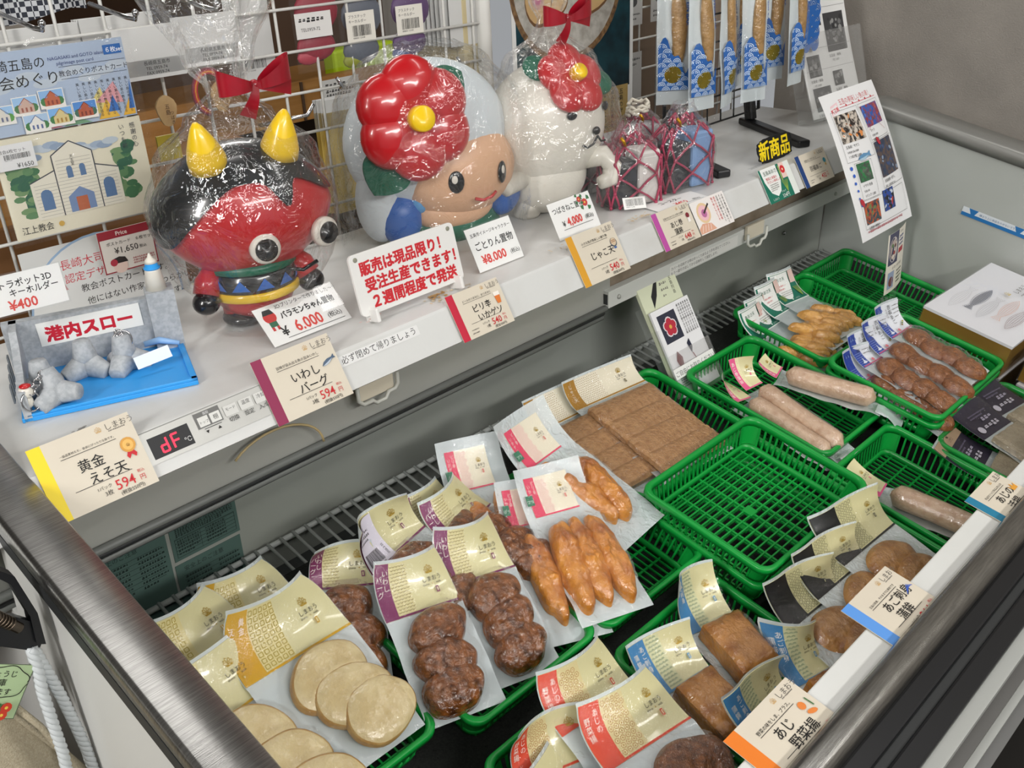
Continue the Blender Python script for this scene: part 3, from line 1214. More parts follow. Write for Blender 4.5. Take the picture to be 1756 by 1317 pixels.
pack(at(.574, -.160, -.176, -32, 16, up=0.024), .095, .16, .060, iwa_f(1), iwa_l, 'dark fish cake pack at the far left of its basket with creased purple label', GW, bend=50, curl=.016, twist=-.012, arch=.16, seed=11)
pack(at(.765, -.150, -.180, 2, 10, up=0.024), .092, .15, .060, iwa_f(2), iwa_l, 'dark fish cake pack whose cream label edge peeks between two others', GW, bend=50, curl=-.012, arch=.16, seed=12)
pack(at(.785, -.186, -.165, 12, 10, up=0.024), .108, .16, .064, iwa_f(3), iwa_l, 'dark fish cake pack at the back right with rounded cream label', GW, bend=52, curl=-.016, arch=.16, seed=13)


def iwa_back(s, W, hh):
    iwa_l(s, W, hh)
    # folded over left edge shows the pale back with its bar code
    x0 = -W / 2 + .001
    s.rect(x0, .0, x0 + W * .42, hh, C('dcd8e4'), 8, 12)
    s.scrawl(x0 + .003, hh * .55, x0 + W * .3, hh * .8, INK, 3, .004, 3)
    barcode(s, x0 + .004, .005, W * .24, .020, 5)
    s.text('2026.2.22', x0 + W * .37, .006, .005, INK, rot=pi / 2)


def barcode(s, x, y, w, h, seed=1):
    r = random.Random(seed)
    s.up()
    q = x
    while q < x + w:
        a = r.choice((.006, .012, .02)) * w
        s.add([s.fn(q, y, s.h), s.fn(q + a, y, s.h), s.fn(q + a, y + h, s.h), s.fn(q, y + h, s.h)], [(0, 1, 2, 3)], INK)
        q += a + r.choice((.008, .014, .022)) * w
    s.text('4580351 121040', x, y - h * .22, h * .2, INK)


pack(at(.664, -.166, -.158, 12, 12, up=0.024), .120, .15, .072, iwa_f(4), iwa_back, 'dark fish cake pack with label folded over showing a bar code', GW, bend=60, curl=.014, twist=.012, flap=.05, arch=.16, seed=14)
pack(at(.712, -.282, -.150, -17, 19, up=0.024), .104, .146, .072, iwa_f(5, 3), iwa_l, 'dark fish cake pack at the front right of its basket, beside the orange squid', GW, bend=48, curl=-.020, arch=.16, seed=15)
pack(at(.613, -.276, -.150, -17, 19, up=0.024), .106, .142, .070, iwa_f(6, 3), iwa_l, 'dark fish cake pack at the front left with wide purple band on its label', GW, bend=42, curl=-.016, arch=.16, seed=16)

GQ = 'orange squid packs in the third basket'


def sq_f(sd, n=3):
    r = random.Random(sd)
    return [('blob', (-.030 + .030 * k) if n == 3 else (-.018 + .036 * k), -.075 + r.uniform(-.006, .006), .021, .070, .024, .002, r.uniform(-8, 8), 2, F_SQ, 'lump') for k in range(n)]


def sq_lab(s, W, hh):
    # small label within a long clear end
    y0 = .012
    f0 = s.fn
    s.fn = lambda x, y, h: f0(x * .66 - .006, y0 + y * .80, h)
    sqd_l(s, W, hh * .9)
    s.fn = f0
    s.rect(-W * .44, .030, -W * .33, .046, C('3f7d60'))
    s.text('プラ', -W * .385, .034, .006, C('dfe8e2'), 'c')


pack(at(.842, -.150, -.165, -20, 14, up=0.022), .105, .18, .090, sq_f(1, 2), sq_lab, 'orange squid pack at the left back of its basket, plastic mark beside the pink label', GQ, bend=40, curl=.006, seed=21)
pack(at(.958, -.188, -.135, 5, 12, up=0.022), .125, .175, .095, sq_f(2, 2), sq_lab, 'uppermost orange squid pack leaning back on the basket of slabs', GQ, bend=38, curl=.008, seed=22)
pack(at(.845, -.262, -.160, -24, 13, up=0.022), .095, .175, .080, sq_f(3, 2), sq_lab, 'orange squid pack at the front left, its narrow pink label half covered', GQ, bend=30, curl=.010, seed=23)
pack(at(.885, -.280, -.145, -19, 13, up=0.022), .112, .165, .085, sq_f(4, 3), sq_lab, 'orange squid pack lying in front with three glazed strips', GQ, bend=28, curl=.010, seed=24)

GJ = 'flat slab packs in the fourth basket'


def jk_f(W, n, d):
    return [('slab', 0, -.016 - d * (k + .5), W, d * 1.03, .012, .002 + .0012 * k, 0, 1, F_JK, None) for k in range(n)]


pack(at(1.108, -.100, -.172, -4, 4, up=0.010), .150, .20, .060, jk_f(.118, 4, .042), jak_l, 'flat slab pack on the left, slid partly under its neighbour', GJ, bend=45, curl=.004, seed=31)
pack(at(1.200, -.112, -.160, -6, 3, up=0.010), .172, .21, .056, jk_f(.150, 4, .046), jak_l, 'flat slab pack lying on top with gold band label standing up', GJ, bend=55, curl=.004, seed=32)

# sausages in film
GS = 'pale fish sausages with pink labels'


def sausage(X, L, r, label, group, hh=.055, bend=45, tail=False, seed=0, lab=sau_l, name='wrapped_sausage', W=.046, twist=.0):
    root = thing(name, label, 'fish sausage', X, group)
    b = MB()
    n = 16
    P, R = [], []
    for k in range(n + 1):
        t = k / n
        P.append((0.002 * sin(t * 5 + seed), -.012 - L * t, r + .001))
        e = min(t, 1 - t) * n / 1.6
        R.append(r * (1 if e >= 1 else sqrt(max(.05, 1 - (1 - e) ** 2))))
    b.tube(P, R, F_SA, 18)
    b.build('fish_sausage', root)
    f = MB()

    def wrap(a, c):
        t = 2 * pi * a
        y = -.006 - (L + .014) * c
        k = min(1, min(c, 1 - c) * 9)
        q = r + .0012 + .0008 * nz(cos(t) * 2, y * 60, seed)
        x, z = q * cos(t) * (1 + (1 - k) * .25), (q * sin(t)) * (.25 + .75 * k) + r * (.35 + .65 * k) + .0008
        return (x, y, z)
    f.grid(wrap, 18, 24, POUCH, True, cu=True)
    f.grid(lambda a, c: ((a - .5) * (.062 + .006 * sin(c * 9 + seed)), .002 - (L + .030) * c, .0012 + .010 * abs(2 * a - 1) ** 2 * (.5 + .5 * nz(c * 6, a * 3, seed))), 10, 24, BACKF, True)
    f.grid(lambda a, c: ((a - .5) * (.040 + .008 * c), -L - .018 - (.050 if tail else .018) * c, .006 + .006 * nz(a * 4 + seed, c * 3, 1) + (.012 * c if not tail else -.02 * c * c)), 8, 6, BACKF, True)
    f.build('clear_film', root)
    s = Sheet(lambda x, y, h: header_fn(W, hh, bend, .006, twist)(x, y, h) + Vector((0, 0, r * .9)), .0002)
    lab(s, W, hh)
    s.build('header_label', root)
    return root


sausage(at(1.402, -.262, -.190, -6, 0, 8), .178, .0190, 'pale sausage at the left of its basket, label lying flat to the left', GS, .060, 22, seed=1, twist=-.02)
sausage(at(1.447, -.256, -.182, -9, 0, -4), .190, .0190, 'middle pale sausage with the pink label standing upright', GS, .066, 75, seed=2, twist=.012)
sausage(at(1.512, -.268, -.172, 16, -4, 0), .165, .0190, 'pale sausage at the right with its crumpled film tail over the rim', GS, .045, 40, True, seed=3)
sausage(at(1.395, -.553, -.204, 10, -1, 0), .165, .0200, 'single pale sausage alone in the basket by the front ledge', None, .070, 28, seed=5, name='wrapped_sausage')

# twists with green and white tags
GA = 'tan twisted fish cake packs with green tags'
GRD, GRL = C('12705a'), C('1d8a5c')


def tag_label(s, W, hh):
    s.base(-W / 2, .004, W / 2, hh, C('e8ebe6'), C('d8e0dc'), t=.0006, nx=8, ny=8)
    s.rect(-W / 2 + .002, .006, W / 2 - .002, hh - .002, GRD, 8, 8)
    s.up(.0002)
    s.grid(lambda a, c: (lambda x: s.fn(x, (lambda y0: y0 + (hh - .003 - y0) * c)(hh * (.16 + .5 * abs((x / W + .10) / .32) ** 2.2)), s.h))(-W * .42 + W * .63 * a), 16, 10, C('eceeea'), True)
    s.up(.0002)
    s.text('あおさ天', -W * .36, hh * .76, .0088, C('27604a'), off=.01)
    s.text('野菜の美味しい', -W * .32, hh * .60, .0042, RED)
    s.text('海藻の香り', -W * .30, hh * .50, .0042, RED)
    s.scrawl(-W * .28, hh * .28, W * .12, hh * .46, GREYINK, 3, .002, 3)
    s.rect(W * .22, hh * .62, W * .47, hh - .002, C('e6c9c0'))
    s.disc(W * .33, hh * .80, .0060, C('d02a30'), 10)
    s.disc(W * .33, hh * .80, .0018, C('f2d8b8'), 8)
    for k in range(5):
        s.line(W * .33, hh * .15, W * (.22 + .05 * k), hh * .5, .0016, C('8fae4a'))
    s.disc(-W * .12, .0095, .0026, C('cfe2d6'), 8)
    s.text('しまおう', -W * .05, .0075, .0045, C('e6efe8'))


def tw_f(sd):
    r = random.Random(sd)
    return [('blob', (-.036 + .024 * k), -.035 - .014 * (k % 2) - r.uniform(0, .02) - .020, .0135, .030, .017, .001, 38 + r.uniform(-8, 8), 0, F_AO, None) for k in range(4)] + \
           [('blob', (-.020 + .026 * k), -.100 + r.uniform(-.006, .006), .0135, .030, .017, .002, 38 + r.uniform(-8, 8), 0, F_AO, None) for k in range(3)]


for k, (u, v, w, rz, lb) in enumerate(((1.672, -.160, -.190, 4, 'leftmost of four tan twist packs, its green tag lowest in the row'),
                                       (1.706, -.150, -.184, 2, 'second tan twist pack, green tag tucked behind the taller ones'),
                                       (1.752, -.142, -.172, 0, 'third tan twist pack, green tag raised beside the last one'),
                                       (1.806, -.136, -.166, -6, 'rightmost tan twist pack with the whole green tag and red flower in view'))):
    pack(at(u, v, w, rz, 3, up=0.004),   .086, .135, .078, tw_f(k + 1), tag_label, lb, GA, bend=62, curl=-.006, seed=41 + k)

# long brown packs with blue and white labels
GH = 'long brown packs with blue white labels'
NAVY = C('24409a')


def hya_l(s, W, hh):
    s.base(-W / 2, 0, W / 2, hh, C('e3e6ec'), C('d0d6e0'), t=.0006, nx=10, ny=10)
    xa = -W / 2 + W * .34
    s.rect(-W / 2, 0, xa, hh, NAVY, 4, 10)
    for k in range(7):
        s.rect(-W / 2, .004 + .0045 * k, xa, .0050 + .0045 * k, C('7d94cf'))
    for k in range(3):
        s.poly([(-W / 2 + .005 + .008 * k, hh - .012), (-W / 2 + .011 + .008 * k, hh - .012), (-W / 2 + .008 + .008 * k, hh - .006)], C('6d86c6'))
    s.poly([(xa - .020, .008), (xa - .012, .006), (xa - .004, .009), (xa - .010, .012), (xa - .012, .022), (xa - .014, .012)], C('dfe6f2'))
    s.rect(-W / 2, 0, W / 2, .0024, C('c85a78'), 10, 1)
    s.text('百福あご', xa + .016, hh - .004, .0105, INK, vert=True)
    s.text('五島の味', xa + .008, hh - .010, .0050, GREYINK, vert=True)
    s.scrawl(xa + .030, hh * .45, W / 2 - .004, hh - .005, GREYINK, 4, .003, 4)
    for k in range(3):
        s.disc(xa + .032 + .004 * k, .014 + .003 * k, .0024, C(('8a6a2a', '5f7a3a', 'a8a23a')[k]), 8)
    s.disc(xa + .010, .007, .004, C('e07a86'), 8)


def hy_f(n=4):
    return [('blob', .003 * (-1) ** k, -.032 - .037 * k, .027, .031, .016, .001 + .001 * k, 16, 4, F_HY, None) for k in range(n)]


for k, (u, v, w, rz, lb) in enumerate(((1.660, -.385, -.165, -5, 'long brown pack lowest at the left, mostly covered by its neighbours'),
                                       (1.690, -.372, -.146, -5, 'long brown pack second from the left with upright blue label'),
                                       (1.742, -.372, -.136, -3, 'long brown pack third from the left, label overlapped by the last one'),
                                       (1.800, -.366, -.124, -2, 'long brown pack furthest right beside the gold gift box'))):
    pack(at(u, v, w, rz, 4, up=0.014), .078, .168, .070, hy_f(), hya_l, lb, GH, bend=62, curl=.006, twist=.004, seed=51 + k)

# black labelled packs
GK = 'black labelled fish cake packs by the ledge'


def bk_f(sd, n=3):
    r = random.Random(sd)
    return [('patty', .006 * k - .004, -.040 - .040 * k, .046, .034, .016, .002 + .004 * k, r.uniform(-25, 25), 6, F_BK, None) for k in range(n)]


pack(at(1.052, -.618, -.172, -4, 6, up=0.018), .130, .155, .068, bk_f(1), blk_l, 'black labelled pack furthest left, its black band folded down', GK, bend=58, curl=.020, twist=.008, flap=-.035, seed=61)
pack(at(1.128, -.616, -.164, -3, 6, up=0.018), .135, .155, .070, bk_f(2), blk_l, 'middle black labelled pack between two others of its kind', GK, bend=58, curl=.018, twist=.006, flap=-.030, seed=62)
pack(at(1.218, -.610, -.156, -3, 5, up=0.018), .148, .155, .078, bk_f(3), blk_l, 'black labelled pack furthest right with the whole cream label in view', GK, bend=55, curl=.012, twist=.008, flap=-.035, seed=63)

# blue labelled blocks
GB = 'block packs with blue labels'


def bl_f():
    return [('slab', 0, -.048, .062, .082, .034, .002, 0, 0, F_BL, None)]


pack(at(.918, -.532, -.182, -14, 4, up=0.018), .085, .105, .085, bl_f(), blu_l, 'block pack at the back with cream label bent up beside the empty basket', GB, bend=62, curl=.014, twist=-.008, flap=.03, seed=71)
pack(at(.806, -.566, -.180, -8, 4, up=0.018), .100, .105, .075, bl_f(), blu_l, 'block pack at the left with bright blue label panel spread flat', GB, bend=48, curl=.010, twist=.010, seed=72)
pack(at(.950, -.676, -.182, -14, 4, up=0.018), .070, .105, .075, bl_f(), blu_l, 'block pack at the right with pale label seen edge on', GB, bend=75, curl=-.014, twist=.02, seed=73)
pack(at(.846, -.692, -.170, 14, 4, up=0.018), .105, .105, .085, bl_f(), blu_l, 'block pack in front with blue panel turned down over the rim', GB, bend=70, curl=.016, twist=.016, flap=-.03, seed=74)

# red labelled packs nearest the camera
GR = 'fish cake packs with red orange labels'


def rd_f(sd, n=2):
    r = random.Random(sd)
    return [('blob', .004 * k, -.052 - .046 * k, .044, .040, .020, .002 + .003 * k, r.uniform(-30, 30), 4, F_RD, None) for k in range(n)]


pack(at(.590, -.545, -.170, -18, 6, up=0.022), .115, .15, .065, rd_f(1), red_l, 'red labelled pack lying lowest at the left with label turned back', GR, bend=60, curl=.016, twist=-.008, arch=.16, seed=81)
pack(at(.673, -.530, -.152, -6, 16, up=0.022), .124, .13, .068, [('blob', .0, -.050, .040, .036, .011, .001, 10, 2, F_RD, None)], red_l, 'red labelled pack at the back of the nearest basket', GR, bend=45, curl=-.014, arch=.16, seed=82)
pack(at(.545, -.600, -.158, 10, 6), .100, .15, .070, rd_f(3), lambda s, W, hh: std_label('8a9a5a', 'dot', '　', 'd8d2a4', 'e0dbb4', '8a7a3a', split=(.02, .03))(s, W, hh), 'plain cream labelled pack at the bottom edge of the picture', None, bend=40, curl=-.006, seed=83)
pack(at(.678, -.602, -.145, -9, 7, up=0.022), .134, .15, .072, [('blob', .016, -.060, .054, .048, .022, .003, 10, 4, F_RD, None)], red_l, 'red labelled pack in front with one big speckled fish cake', GR, bend=42, curl=-.014, arch=.16, seed=84)

# dark purple packs
GP = 'dark purple packs by the front ledge'


def pur_l(s, W, hh):
    s.base(-W / 2, 0, W / 2, hh, C('2a2236'), C('2a2236'), t=.0006, nx=8, ny=8)
    s.rect(-W / 2, hh - .024, W / 2, hh, C('bfa283'), 8, 3)
    logo(s, .004, hh - .013, .55, None, C('4a3f30'))
    s.disc(-W * .32, .016, .008, C('cfcad6'), 14)
    s.scrawl(-W * .20, .010, W * .34, .026, C('cfcad6'), 1, .012, 8)
    s.scrawl(-W * .06, .028, W * .34, .040, C('b9b2c6'), 1, .010, 5)
    s.scrawl(-W * .3, .040, W * .3, .052, C('7d7490'), 2, .004, 3)


def pu_f():
    return [('slab', 0, -.052, .088, .086, .014, .001, 0, 0, F_PU, None)]


pack(at(1.612, -.640, -.185, 8, 3, up=0.006), .100, .11, .085, pu_f(), pur_l, 'dark purple pack lying lowest in its basket', GP, bend=18, curl=.0, seed=91)
pack(at(1.700, -.620, -.165, -6, 4, up=0.006), .100, .11, .100, pu_f(), pur_l, 'dark purple pack on top with tan strip and round seal', GP, bend=14, curl=-.004, seed=92)
pack(at(1.800, -.610, -.168, -8, 4, up=0.006), .100, .11, .100, pu_f(), pur_l, 'dark purple pack furthest right, showing only its tan strip and film', GP, bend=14, curl=-.004, seed=93)

# gold gift boxes with fish printed lids
GG = 'gold gift boxes with white lids'
BOXG = M('gold box side', 'a07a20', 0.35, 0.25, col2='8f6c1a', nscale=5)


def gift_box(X, w, d, h, label):
    root = thing('gift_box', label, 'gift box', X, GG)
    b = MB()
    b.box((0, -d, 0), (w, 0, h * .92), BOXG)
    b.build('box_body', root)
    s = Sheet(None, h)
    s.base(-.001, -d - .001, w + .001, .001, C('e6e6ea'), t=h * .08)
    cols = ('c9c9cc', '6d6f7d', 'bdbdc0', 'd8a894', '8a6a68')
    for k in range(5):
        y = -.030 - (d - .05) * k / 4.6
        x0, L = .045 + (.022 if k % 2 else .0), .125
        m = C(cols[k])
        s.up()
        n = 22
        for i in range(n):
            t = (i + .5) / n
            hw = .0115 * sin(pi * min(1, t * 1.12)) ** .8 if t < .86 else .0035 + .045 * (t - .86)
            q = t if k % 2 == 0 else 1 - t
            x = x0 + L * q
            for j in range(1, 6) if k != 1 else (3,):
                yy = y + hw * (-1 + (j - .5) * 2 / 5)
                ww, qh = (L / n * .22, hw * .085) if k != 1 else (L / n * .22, hw * .85)
                yy = y if k == 1 else yy
                o = L / n * .25 * (j % 2)
                s.add([s.fn(x - ww + o, yy - qh, s.h), s.fn(x + ww + o, yy - qh, s.h), s.fn(x + ww + o, yy + qh, s.h), s.fn(x - ww + o, yy + qh, s.h)], [(0, 1, 2, 3)], m)
        for sg in (-1, 1):
            P = [(x0 + L * (a / 12 if k % 2 == 0 else 1 - a / 12), y + sg * (.012 * sin(pi * min(1, a / 12 * 1.12)) ** .8 if a < 10.3 else .0035 + .045 * (a / 12 - .86))) for a in range(13)]
            for a in range(12):
                s.line(*P[a], *P[a + 1], .0006, m)
    petalcrown(s, w - .13, -d * .5, .010, C('c9b678'))
    s.text('しまおう', w - .112, -d * .5 - .010, .014, GREYINK, vert=False)
    s.scrawl(w - .112, -d * .5 - .024, w - .05, -d * .5 - .014, GREYINK, 1, .005, 2)
    s.build('printed_lid', root)
    f = MB()
    f.box((-.002, -d - .002, -.0005), (w + .002, .002, h + .0022), film('box wrap film', gloss=.10, body=.02, bscale=12, bump=.5))
    f.build('clear_wrap', root)
    return root


gift_box(at(1.892, -.365, -.232, -2), .320, .185, .062, 'gold gift box at the bottom of the stack by the end wall')
gift_box(at(1.888, -.362, -.1675, -1.5), .326, .185, .074, 'gold gift box on top of the stack with fish printed on its white lid')
gift_box(at(1.905, -.580, -.232, -2), .320, .165, .060, 'gold gift box nearest the ledge, lower one of its pair')
gift_box(at(1.915, -.575, -.1695, -2), .310, .165, .060, 'gold gift box nearest the ledge, upper one of its pair')
# ------------------------------------------------------------------ price cards along the shelf and the ledge
def fish(s, x, y, L, body, belly, rot=.35):
    c, q = cos(rot), sin(rot)
    P = [(0, 0), (.2, .12), (.5, .15), (.8, .07), (1, .14), (.95, 0), (1, -.12), (.8, -.05), (.5, -.12), (.2, -.10)]
    s.poly([(x + (a * c - b * q) * L, y + (a * q + b * c) * L) for a, b in P][::-1], body)
    s.poly([(x + (a * c - b * q) * L, y + (a * q + b * c) * L) for a, b in [(.05, -.01), (.4, -.015), (.8, -.01), (.5, -.11), (.2, -.09)]][::-1], belly)
    s.disc(x + (.1 * c - .02 * q) * L, y + (.1 * q + .02 * c) * L, .02 * L, INK, 6)


def ic_medal(s, x, y):
    s.poly([(x - .006, y - .012), (x - .001, y - .003), (x + .001, y - .010), (x - .004, y - .016)], RED)
    s.poly([(x + .006, y - .012), (x + .001, y - .003), (x - .001, y - .010), (x + .004, y - .016)], RED)
    s.disc(x, y, .0088, C('d59a3e'), 14)
    s.disc(x, y, .0062, C('e8b860'), 14)
    petalcrown(s, x, y - .001, .003, C('a07020'))


def ic_fish(s, x, y):
    fish(s, x - .011, y - .004, .024, C('4a5f78'), C('b9c6d2'))


def ic_beer(s, x, y):
    s.poly([(x - .0035, y - .009), (x + .0035, y - .009), (x + .0055, y + .003), (x - .0055, y + .003)], C('d9762e'))
    s.poly([(x - .0055, y + .003), (x + .0055, y + .003), (x + .006, y + .009), (x - .006, y + .009)], C('efe9e0'))


def ic_bowl(s, x, y):
    s.disc(x, y, .008, C('4b5563'), 16)
    s.disc(x, y + .001, .0068, C('cdb89a'), 14)
    s.rect(x - .006, y + .0005, x + .006, y + .0015, C('8b5a3a'))
    s.rect(x - .005, y + .003, x + .005, y + .004, C('8b5a3a'))
    s.rect(x - .003, y - .011, x + .003, y - .008, C('3f66a8'))


def ic_cap(s, x, y):
    s.poly([(x - .004, y - .009), (x + .004, y - .009), (x + .003, y + .001), (x - .003, y + .001)], C('efece6'))
    s.disc(x, y + .004, .005, C('7a2430'), 10)


def ic_badge(s, x, y):
    s.poly([(x - .003, y - .011), (x + .003, y - .011), (x, y - .002)], C('d8b25a'))
    s.disc(x, y, .0055, C('2f8a9a'), 12)


def ic_crown(s, x, y):
    s.poly([(x - .006, y - .005), (x + .006, y - .005), (x + .008, y + .005), (x + .003, y), (x, y + .007), (x - .003, y), (x - .008, y + .005)], C('dc9a34'))


def ic_scribble(s, x, y):
    for k in range(7):
        s.line(x - .009 + .002 * k, y - .004 + .001 * k, x + .004 + .001 * k, y + .006 - .001 * k, .0007, C('3a5fc0'))


def ic_veg(s, x, y):
    s.disc(x - .005, y + .004, .005, C('dd8038'), 10)
    s.disc(x - .001, y - .007, .007, C('dd8038'), 10, .003, -.3)
    s.line(x + .007, y - .004, x + .006, y + .008, .0016, C('3c6e3a'))


def price_card(X, W, H, band, name, price, sub, catch, icon, label, bandw=.13, k=1.0, dy=0.0, tax=None, note=None, ps=.0165):
    s = Sheet(None, .0012)
    s.base(0, 0, W, H, CARD, CARD, t=.0009)
    s.rect(0, 0, W * bandw, H, C(band))
    m = W * bandw
    cw = W - m
    petalcrown(s, m + cw * .62, H * .895, .0052 * k, TANI)
    s.text('しまおう', m + cw * .69, H * .875, .0088 * k, GREYINK)
    s.scrawl(m + cw * .72, H * .845, m + cw * .93, H * .865, GREYINK, 1, .002, 3)
    cz = min(.0056 * k, cw * .64 / len(catch))
    s.text(catch, m + cw * .13, H * .755, cz, INK)
    s.rect(m + cw * .13, H * .725, m + cw * .76, H * .732, INK)
    y = H * dy * .6 + H * (.69 if len(name) > 1 else .62)
    sz = .0152 * k
    for i, t in enumerate(name):
        y -= sz * 1.12
        s.text(t, m + cw * (.26 + .05 * i if len(name) > 1 else .22), y, sz, INK, off=.006)
    s.rect(m + cw * .13, H * (.285 + dy), m + cw * .78, H * (.292 + dy), INK)
    s.text('1パック', m + cw * .34, H * (.185 + dy), .0050 * k, INK)
    s.text(sub, m + cw * .40, H * (.095 + dy), .0066 * k, INK)
    s.text(price, m + cw * .54, H * (.105 + dy), ps * k, RED, off=.004, sx=.95)
    x2 = m + cw * .545 + .56 * ps * k * len(price)
    s.text('税込', x2, H * (.215 + dy), .0042 * k, RED)
    s.text('円', x2, H * (.115 + dy), .0072 * k, RED)
    if tax:
        s.text(tax, m + cw * .56, H * .03, .0056 * k, INK)
    if note:
        s.scrawl(m + cw * .08, H * .06, m + cw * .24, H * .2, GREYINK, 2, .0022, 4)
    icon(s, m + cw * .85, H * .60)
    o = s.build('price_card', None, X)
    return tag(o, label, 'price card')


def fcard(x, lift=.003):
    return FM @ face(x, -.004, lift)


price_card(fcard(.2655), .1165, .088, 'f2d714', ('黄金', 'えそ天'), '594', '3枚', '一級品素材えそ、食卓にぴったりな魚です。', ic_medal, 'cream price card with yellow stripe and medal at the left end of the shelf', tax='(税抜550円)')
price_card(fcard(.546), .118, .088, '8c1d4c', ('いわし', 'バーグ'), '594', '3枚', '旨味が染み出る魚の旨みいわし', ic_fish, 'cream price card with dark magenta stripe and small fish beside the control panel', tax='(税抜550円)')
price_card(fcard(.868), .106, .0725, 'c01236', ('ピリ辛', 'いかゲソ'), '540', '1枚', 'ビールのつまみに、おつまみに', ic_beer, 'cream price card with crimson stripe and beer glass below the red lettered plate', k=.85, tax='(税抜500円)', note=1)
price_card(fcard(1.142), .118, .088, 'd69a26', ('じゃこ天',), '540', '5枚', '小さな魚が美味しい練り物', ic_bowl, 'cream price card with mustard stripe and round bowl above the roller bar end', tax='(税抜500円)')
price_card(fcard(1.361), .108, .071, 'b54a9c', ('あじ巻', '蒲鉾'), '648', '1本', '五島のあじをくるくる巻いた蒲鉾', ic_cap, 'cream price card with violet pink stripe beside a photo card of rolled fish cake', k=.8, tax='(税抜600円)', note=1)
price_card(fcard(1.852), .118, .070, '1f3f78', ('百福あご',), '432', '1枚', '五島のあごで作りました', ic_badge, 'small cream price card with navy stripe nearest the curved fish poster', k=.8, note=1)
# photo card of the rolled fish cake
s = Sheet(None, .0016)
s.base(0, 0, .108, .064, C('e9e4e0'), t=.0008)
s.disc(.030, .038, .020, C('e2c49a'), 18)
s.disc(.030, .038, .015, C('e8b9c0'), 16)
s.disc(.031, .037, .008, C('b76a9a'), 12)
s.line(.030, .037, .052, .052, .004, C('3a2e2a'))
s.poly([(0, .002), (.050, .002), (.040, .016), (.014, .020), (0, .012)], C('dba58a'))
for k in range(4):
    s.line(.006 + .009 * k, .004, .014 + .008 * k, .016, .002, C('e8ccc0'))
for k, t in enumerate(('人気の巻き蒲鉾です', 'そのまま切って食べて', '五島の新鮮なあじと', '桃色の渦巻き模様', '贈り物にもどうぞ')):
    s.text(t, .098 - .0085 * k, .060, .0056, INK if k not in (3, 4) else RED, vert=True)
o = s.build('photo_card', None, fcard(1.472))
tag(o, 'photo card of pink swirl fish cake with chopsticks beside the violet striped card', 'card')
# green card for the seaweed twists
s = Sheet(None, .0016)
s.base(0, 0, .112, .072, C('e4e8e2'), t=.0008)
s.rect(0, 0, .092, .072, GRD)
s.poly([(.006, .072), (.064, .072), (.064, .040), (.052, .018), (.036, .010), (.018, .020), (.008, .044)], C('eceeea'))
s.rect(.074, .040, .092, .072, C('e6c9c0'))
s.disc(.083, .058, .0085, C('d02a30'), 12)
s.disc(.083, .058, .0025, C('f2d8b8'), 8)
s.line(.070, .036, .071, .068, .0035, C('9fb25a'))
for k in range(6):
    s.line(.074, .012, .066 + .004 * k, .036, .0014, C('8fae4a'))
s.text('五島あおさ天', .012, .058, .0098, C('27503f'))
s.text('野菜と海藻の', .015, .047, .0066, RED)
s.text('やさしい美味しさ', .015, .040, .0062, RED)
s.scrawl(.020, .022, .050, .038, GREYINK, 4, .0026, 7)
s.text('しまおう', .012, .004, .0055, C('dfe9e2'))
s.text('1パック', .050, .014, .0048, C('e8efe8'))
s.text('324円', .048, .003, .0105, C('eef3ee'))
o = s.build('price_card', None, fcard(1.712))
tag(o, 'green and white price card with red camellia under the yellow black sign', 'price card')

# cards lying on the customer ledge
for (u, v, w, Wd, Hd, band, name, pr, catch, ic, lb) in (
        (1.211, -.784, .0015, .100, .083, '1f7a9c', ('あじの', '活揚'), '432', '外はカリッと中はふわふわ', ic_crown, 'cream price card with teal stripe and small crown lying on the ledge furthest right'),
        (.892, -.781, .0015, .112, .095, '5a96e0', ('あご刺身', '蒲鉾'), '864', '五島の刺身、そのままでも美味です', ic_scribble, 'cream price card with light blue stripe lying on the ledge by the black labelled packs'),
        (.636, -.783, .0015, .120, .090, 'e47a1e', ('あじ', '野菜揚'), '540', '野菜の味をしま、プラス。', ic_veg, 'cream price card with orange stripe lying on the ledge nearest the camera')):
    price_card(FM @ T(u, v, w), Wd, Hd, band, name, pr, '3枚', catch, ic, lb, bandw=.16, dy=.09)

# ------------------------------------------------------------------ handwritten cards in clear stands
def stand_card(X, W, H, draw, label):
    root = thing('price_stand', label, 'price card', X)
    s = Sheet(None, .0008)
    s.base(0, 0, W, H, C('eeeeec'), t=.0005)
    draw(s, W, H)
    s.build('written_card', root)
    b = MB()
    b.grid(lambda a, c: (-.002 + (W + .004) * a, -.002 + (H + .004) * c, .0022), 2, 2, ACRYL, False)
    b.grid(lambda a, c: (-.002 + (W + .004) * a, -.002 + (H + .004) * c, -.0004), 2, 2, ACRYL, False)
    b.build('clear_holder', root)
    return root


def hand(s, t, x, y, z, m, off=.012, rot=0.0, sx=.95):
    s.text(t, x, y, z, m, off=off, rot=rot, sx=sx)


def d6000(s, W, H):
    # small red round drawing
    s.disc(.018, .044, .010, C('c8302c'), 14)
    s.poly([(.009, .048), (.027, .048), (.024, .056), (.012, .056)], C('202020'))
    s.rect(.012, .028, .024, .036, C('2c6a4a'))
    s.rect(.012, .022, .016, .028, C('c8302c'))
    s.rect(.020, .022, .024, .028, C('c8302c'))
    hand(s, '3Dプリンターで作りました〜!!', .032, .053, .0078, INK, .004)
    hand(s, 'バラモンちゃん置物', .033, .036, .0122, INK, .030, sx=.82)
    hand(s, '¥', .022, .010, .020, INK, .02)
    hand(s, '6.000', .044, .010, .025, MARKR, .02, sx=.82)
    hand(s, '(税込)', .098, .013, .0095, INK, .004)
    s.rect(.026, .0055, .122, .0063, INK)


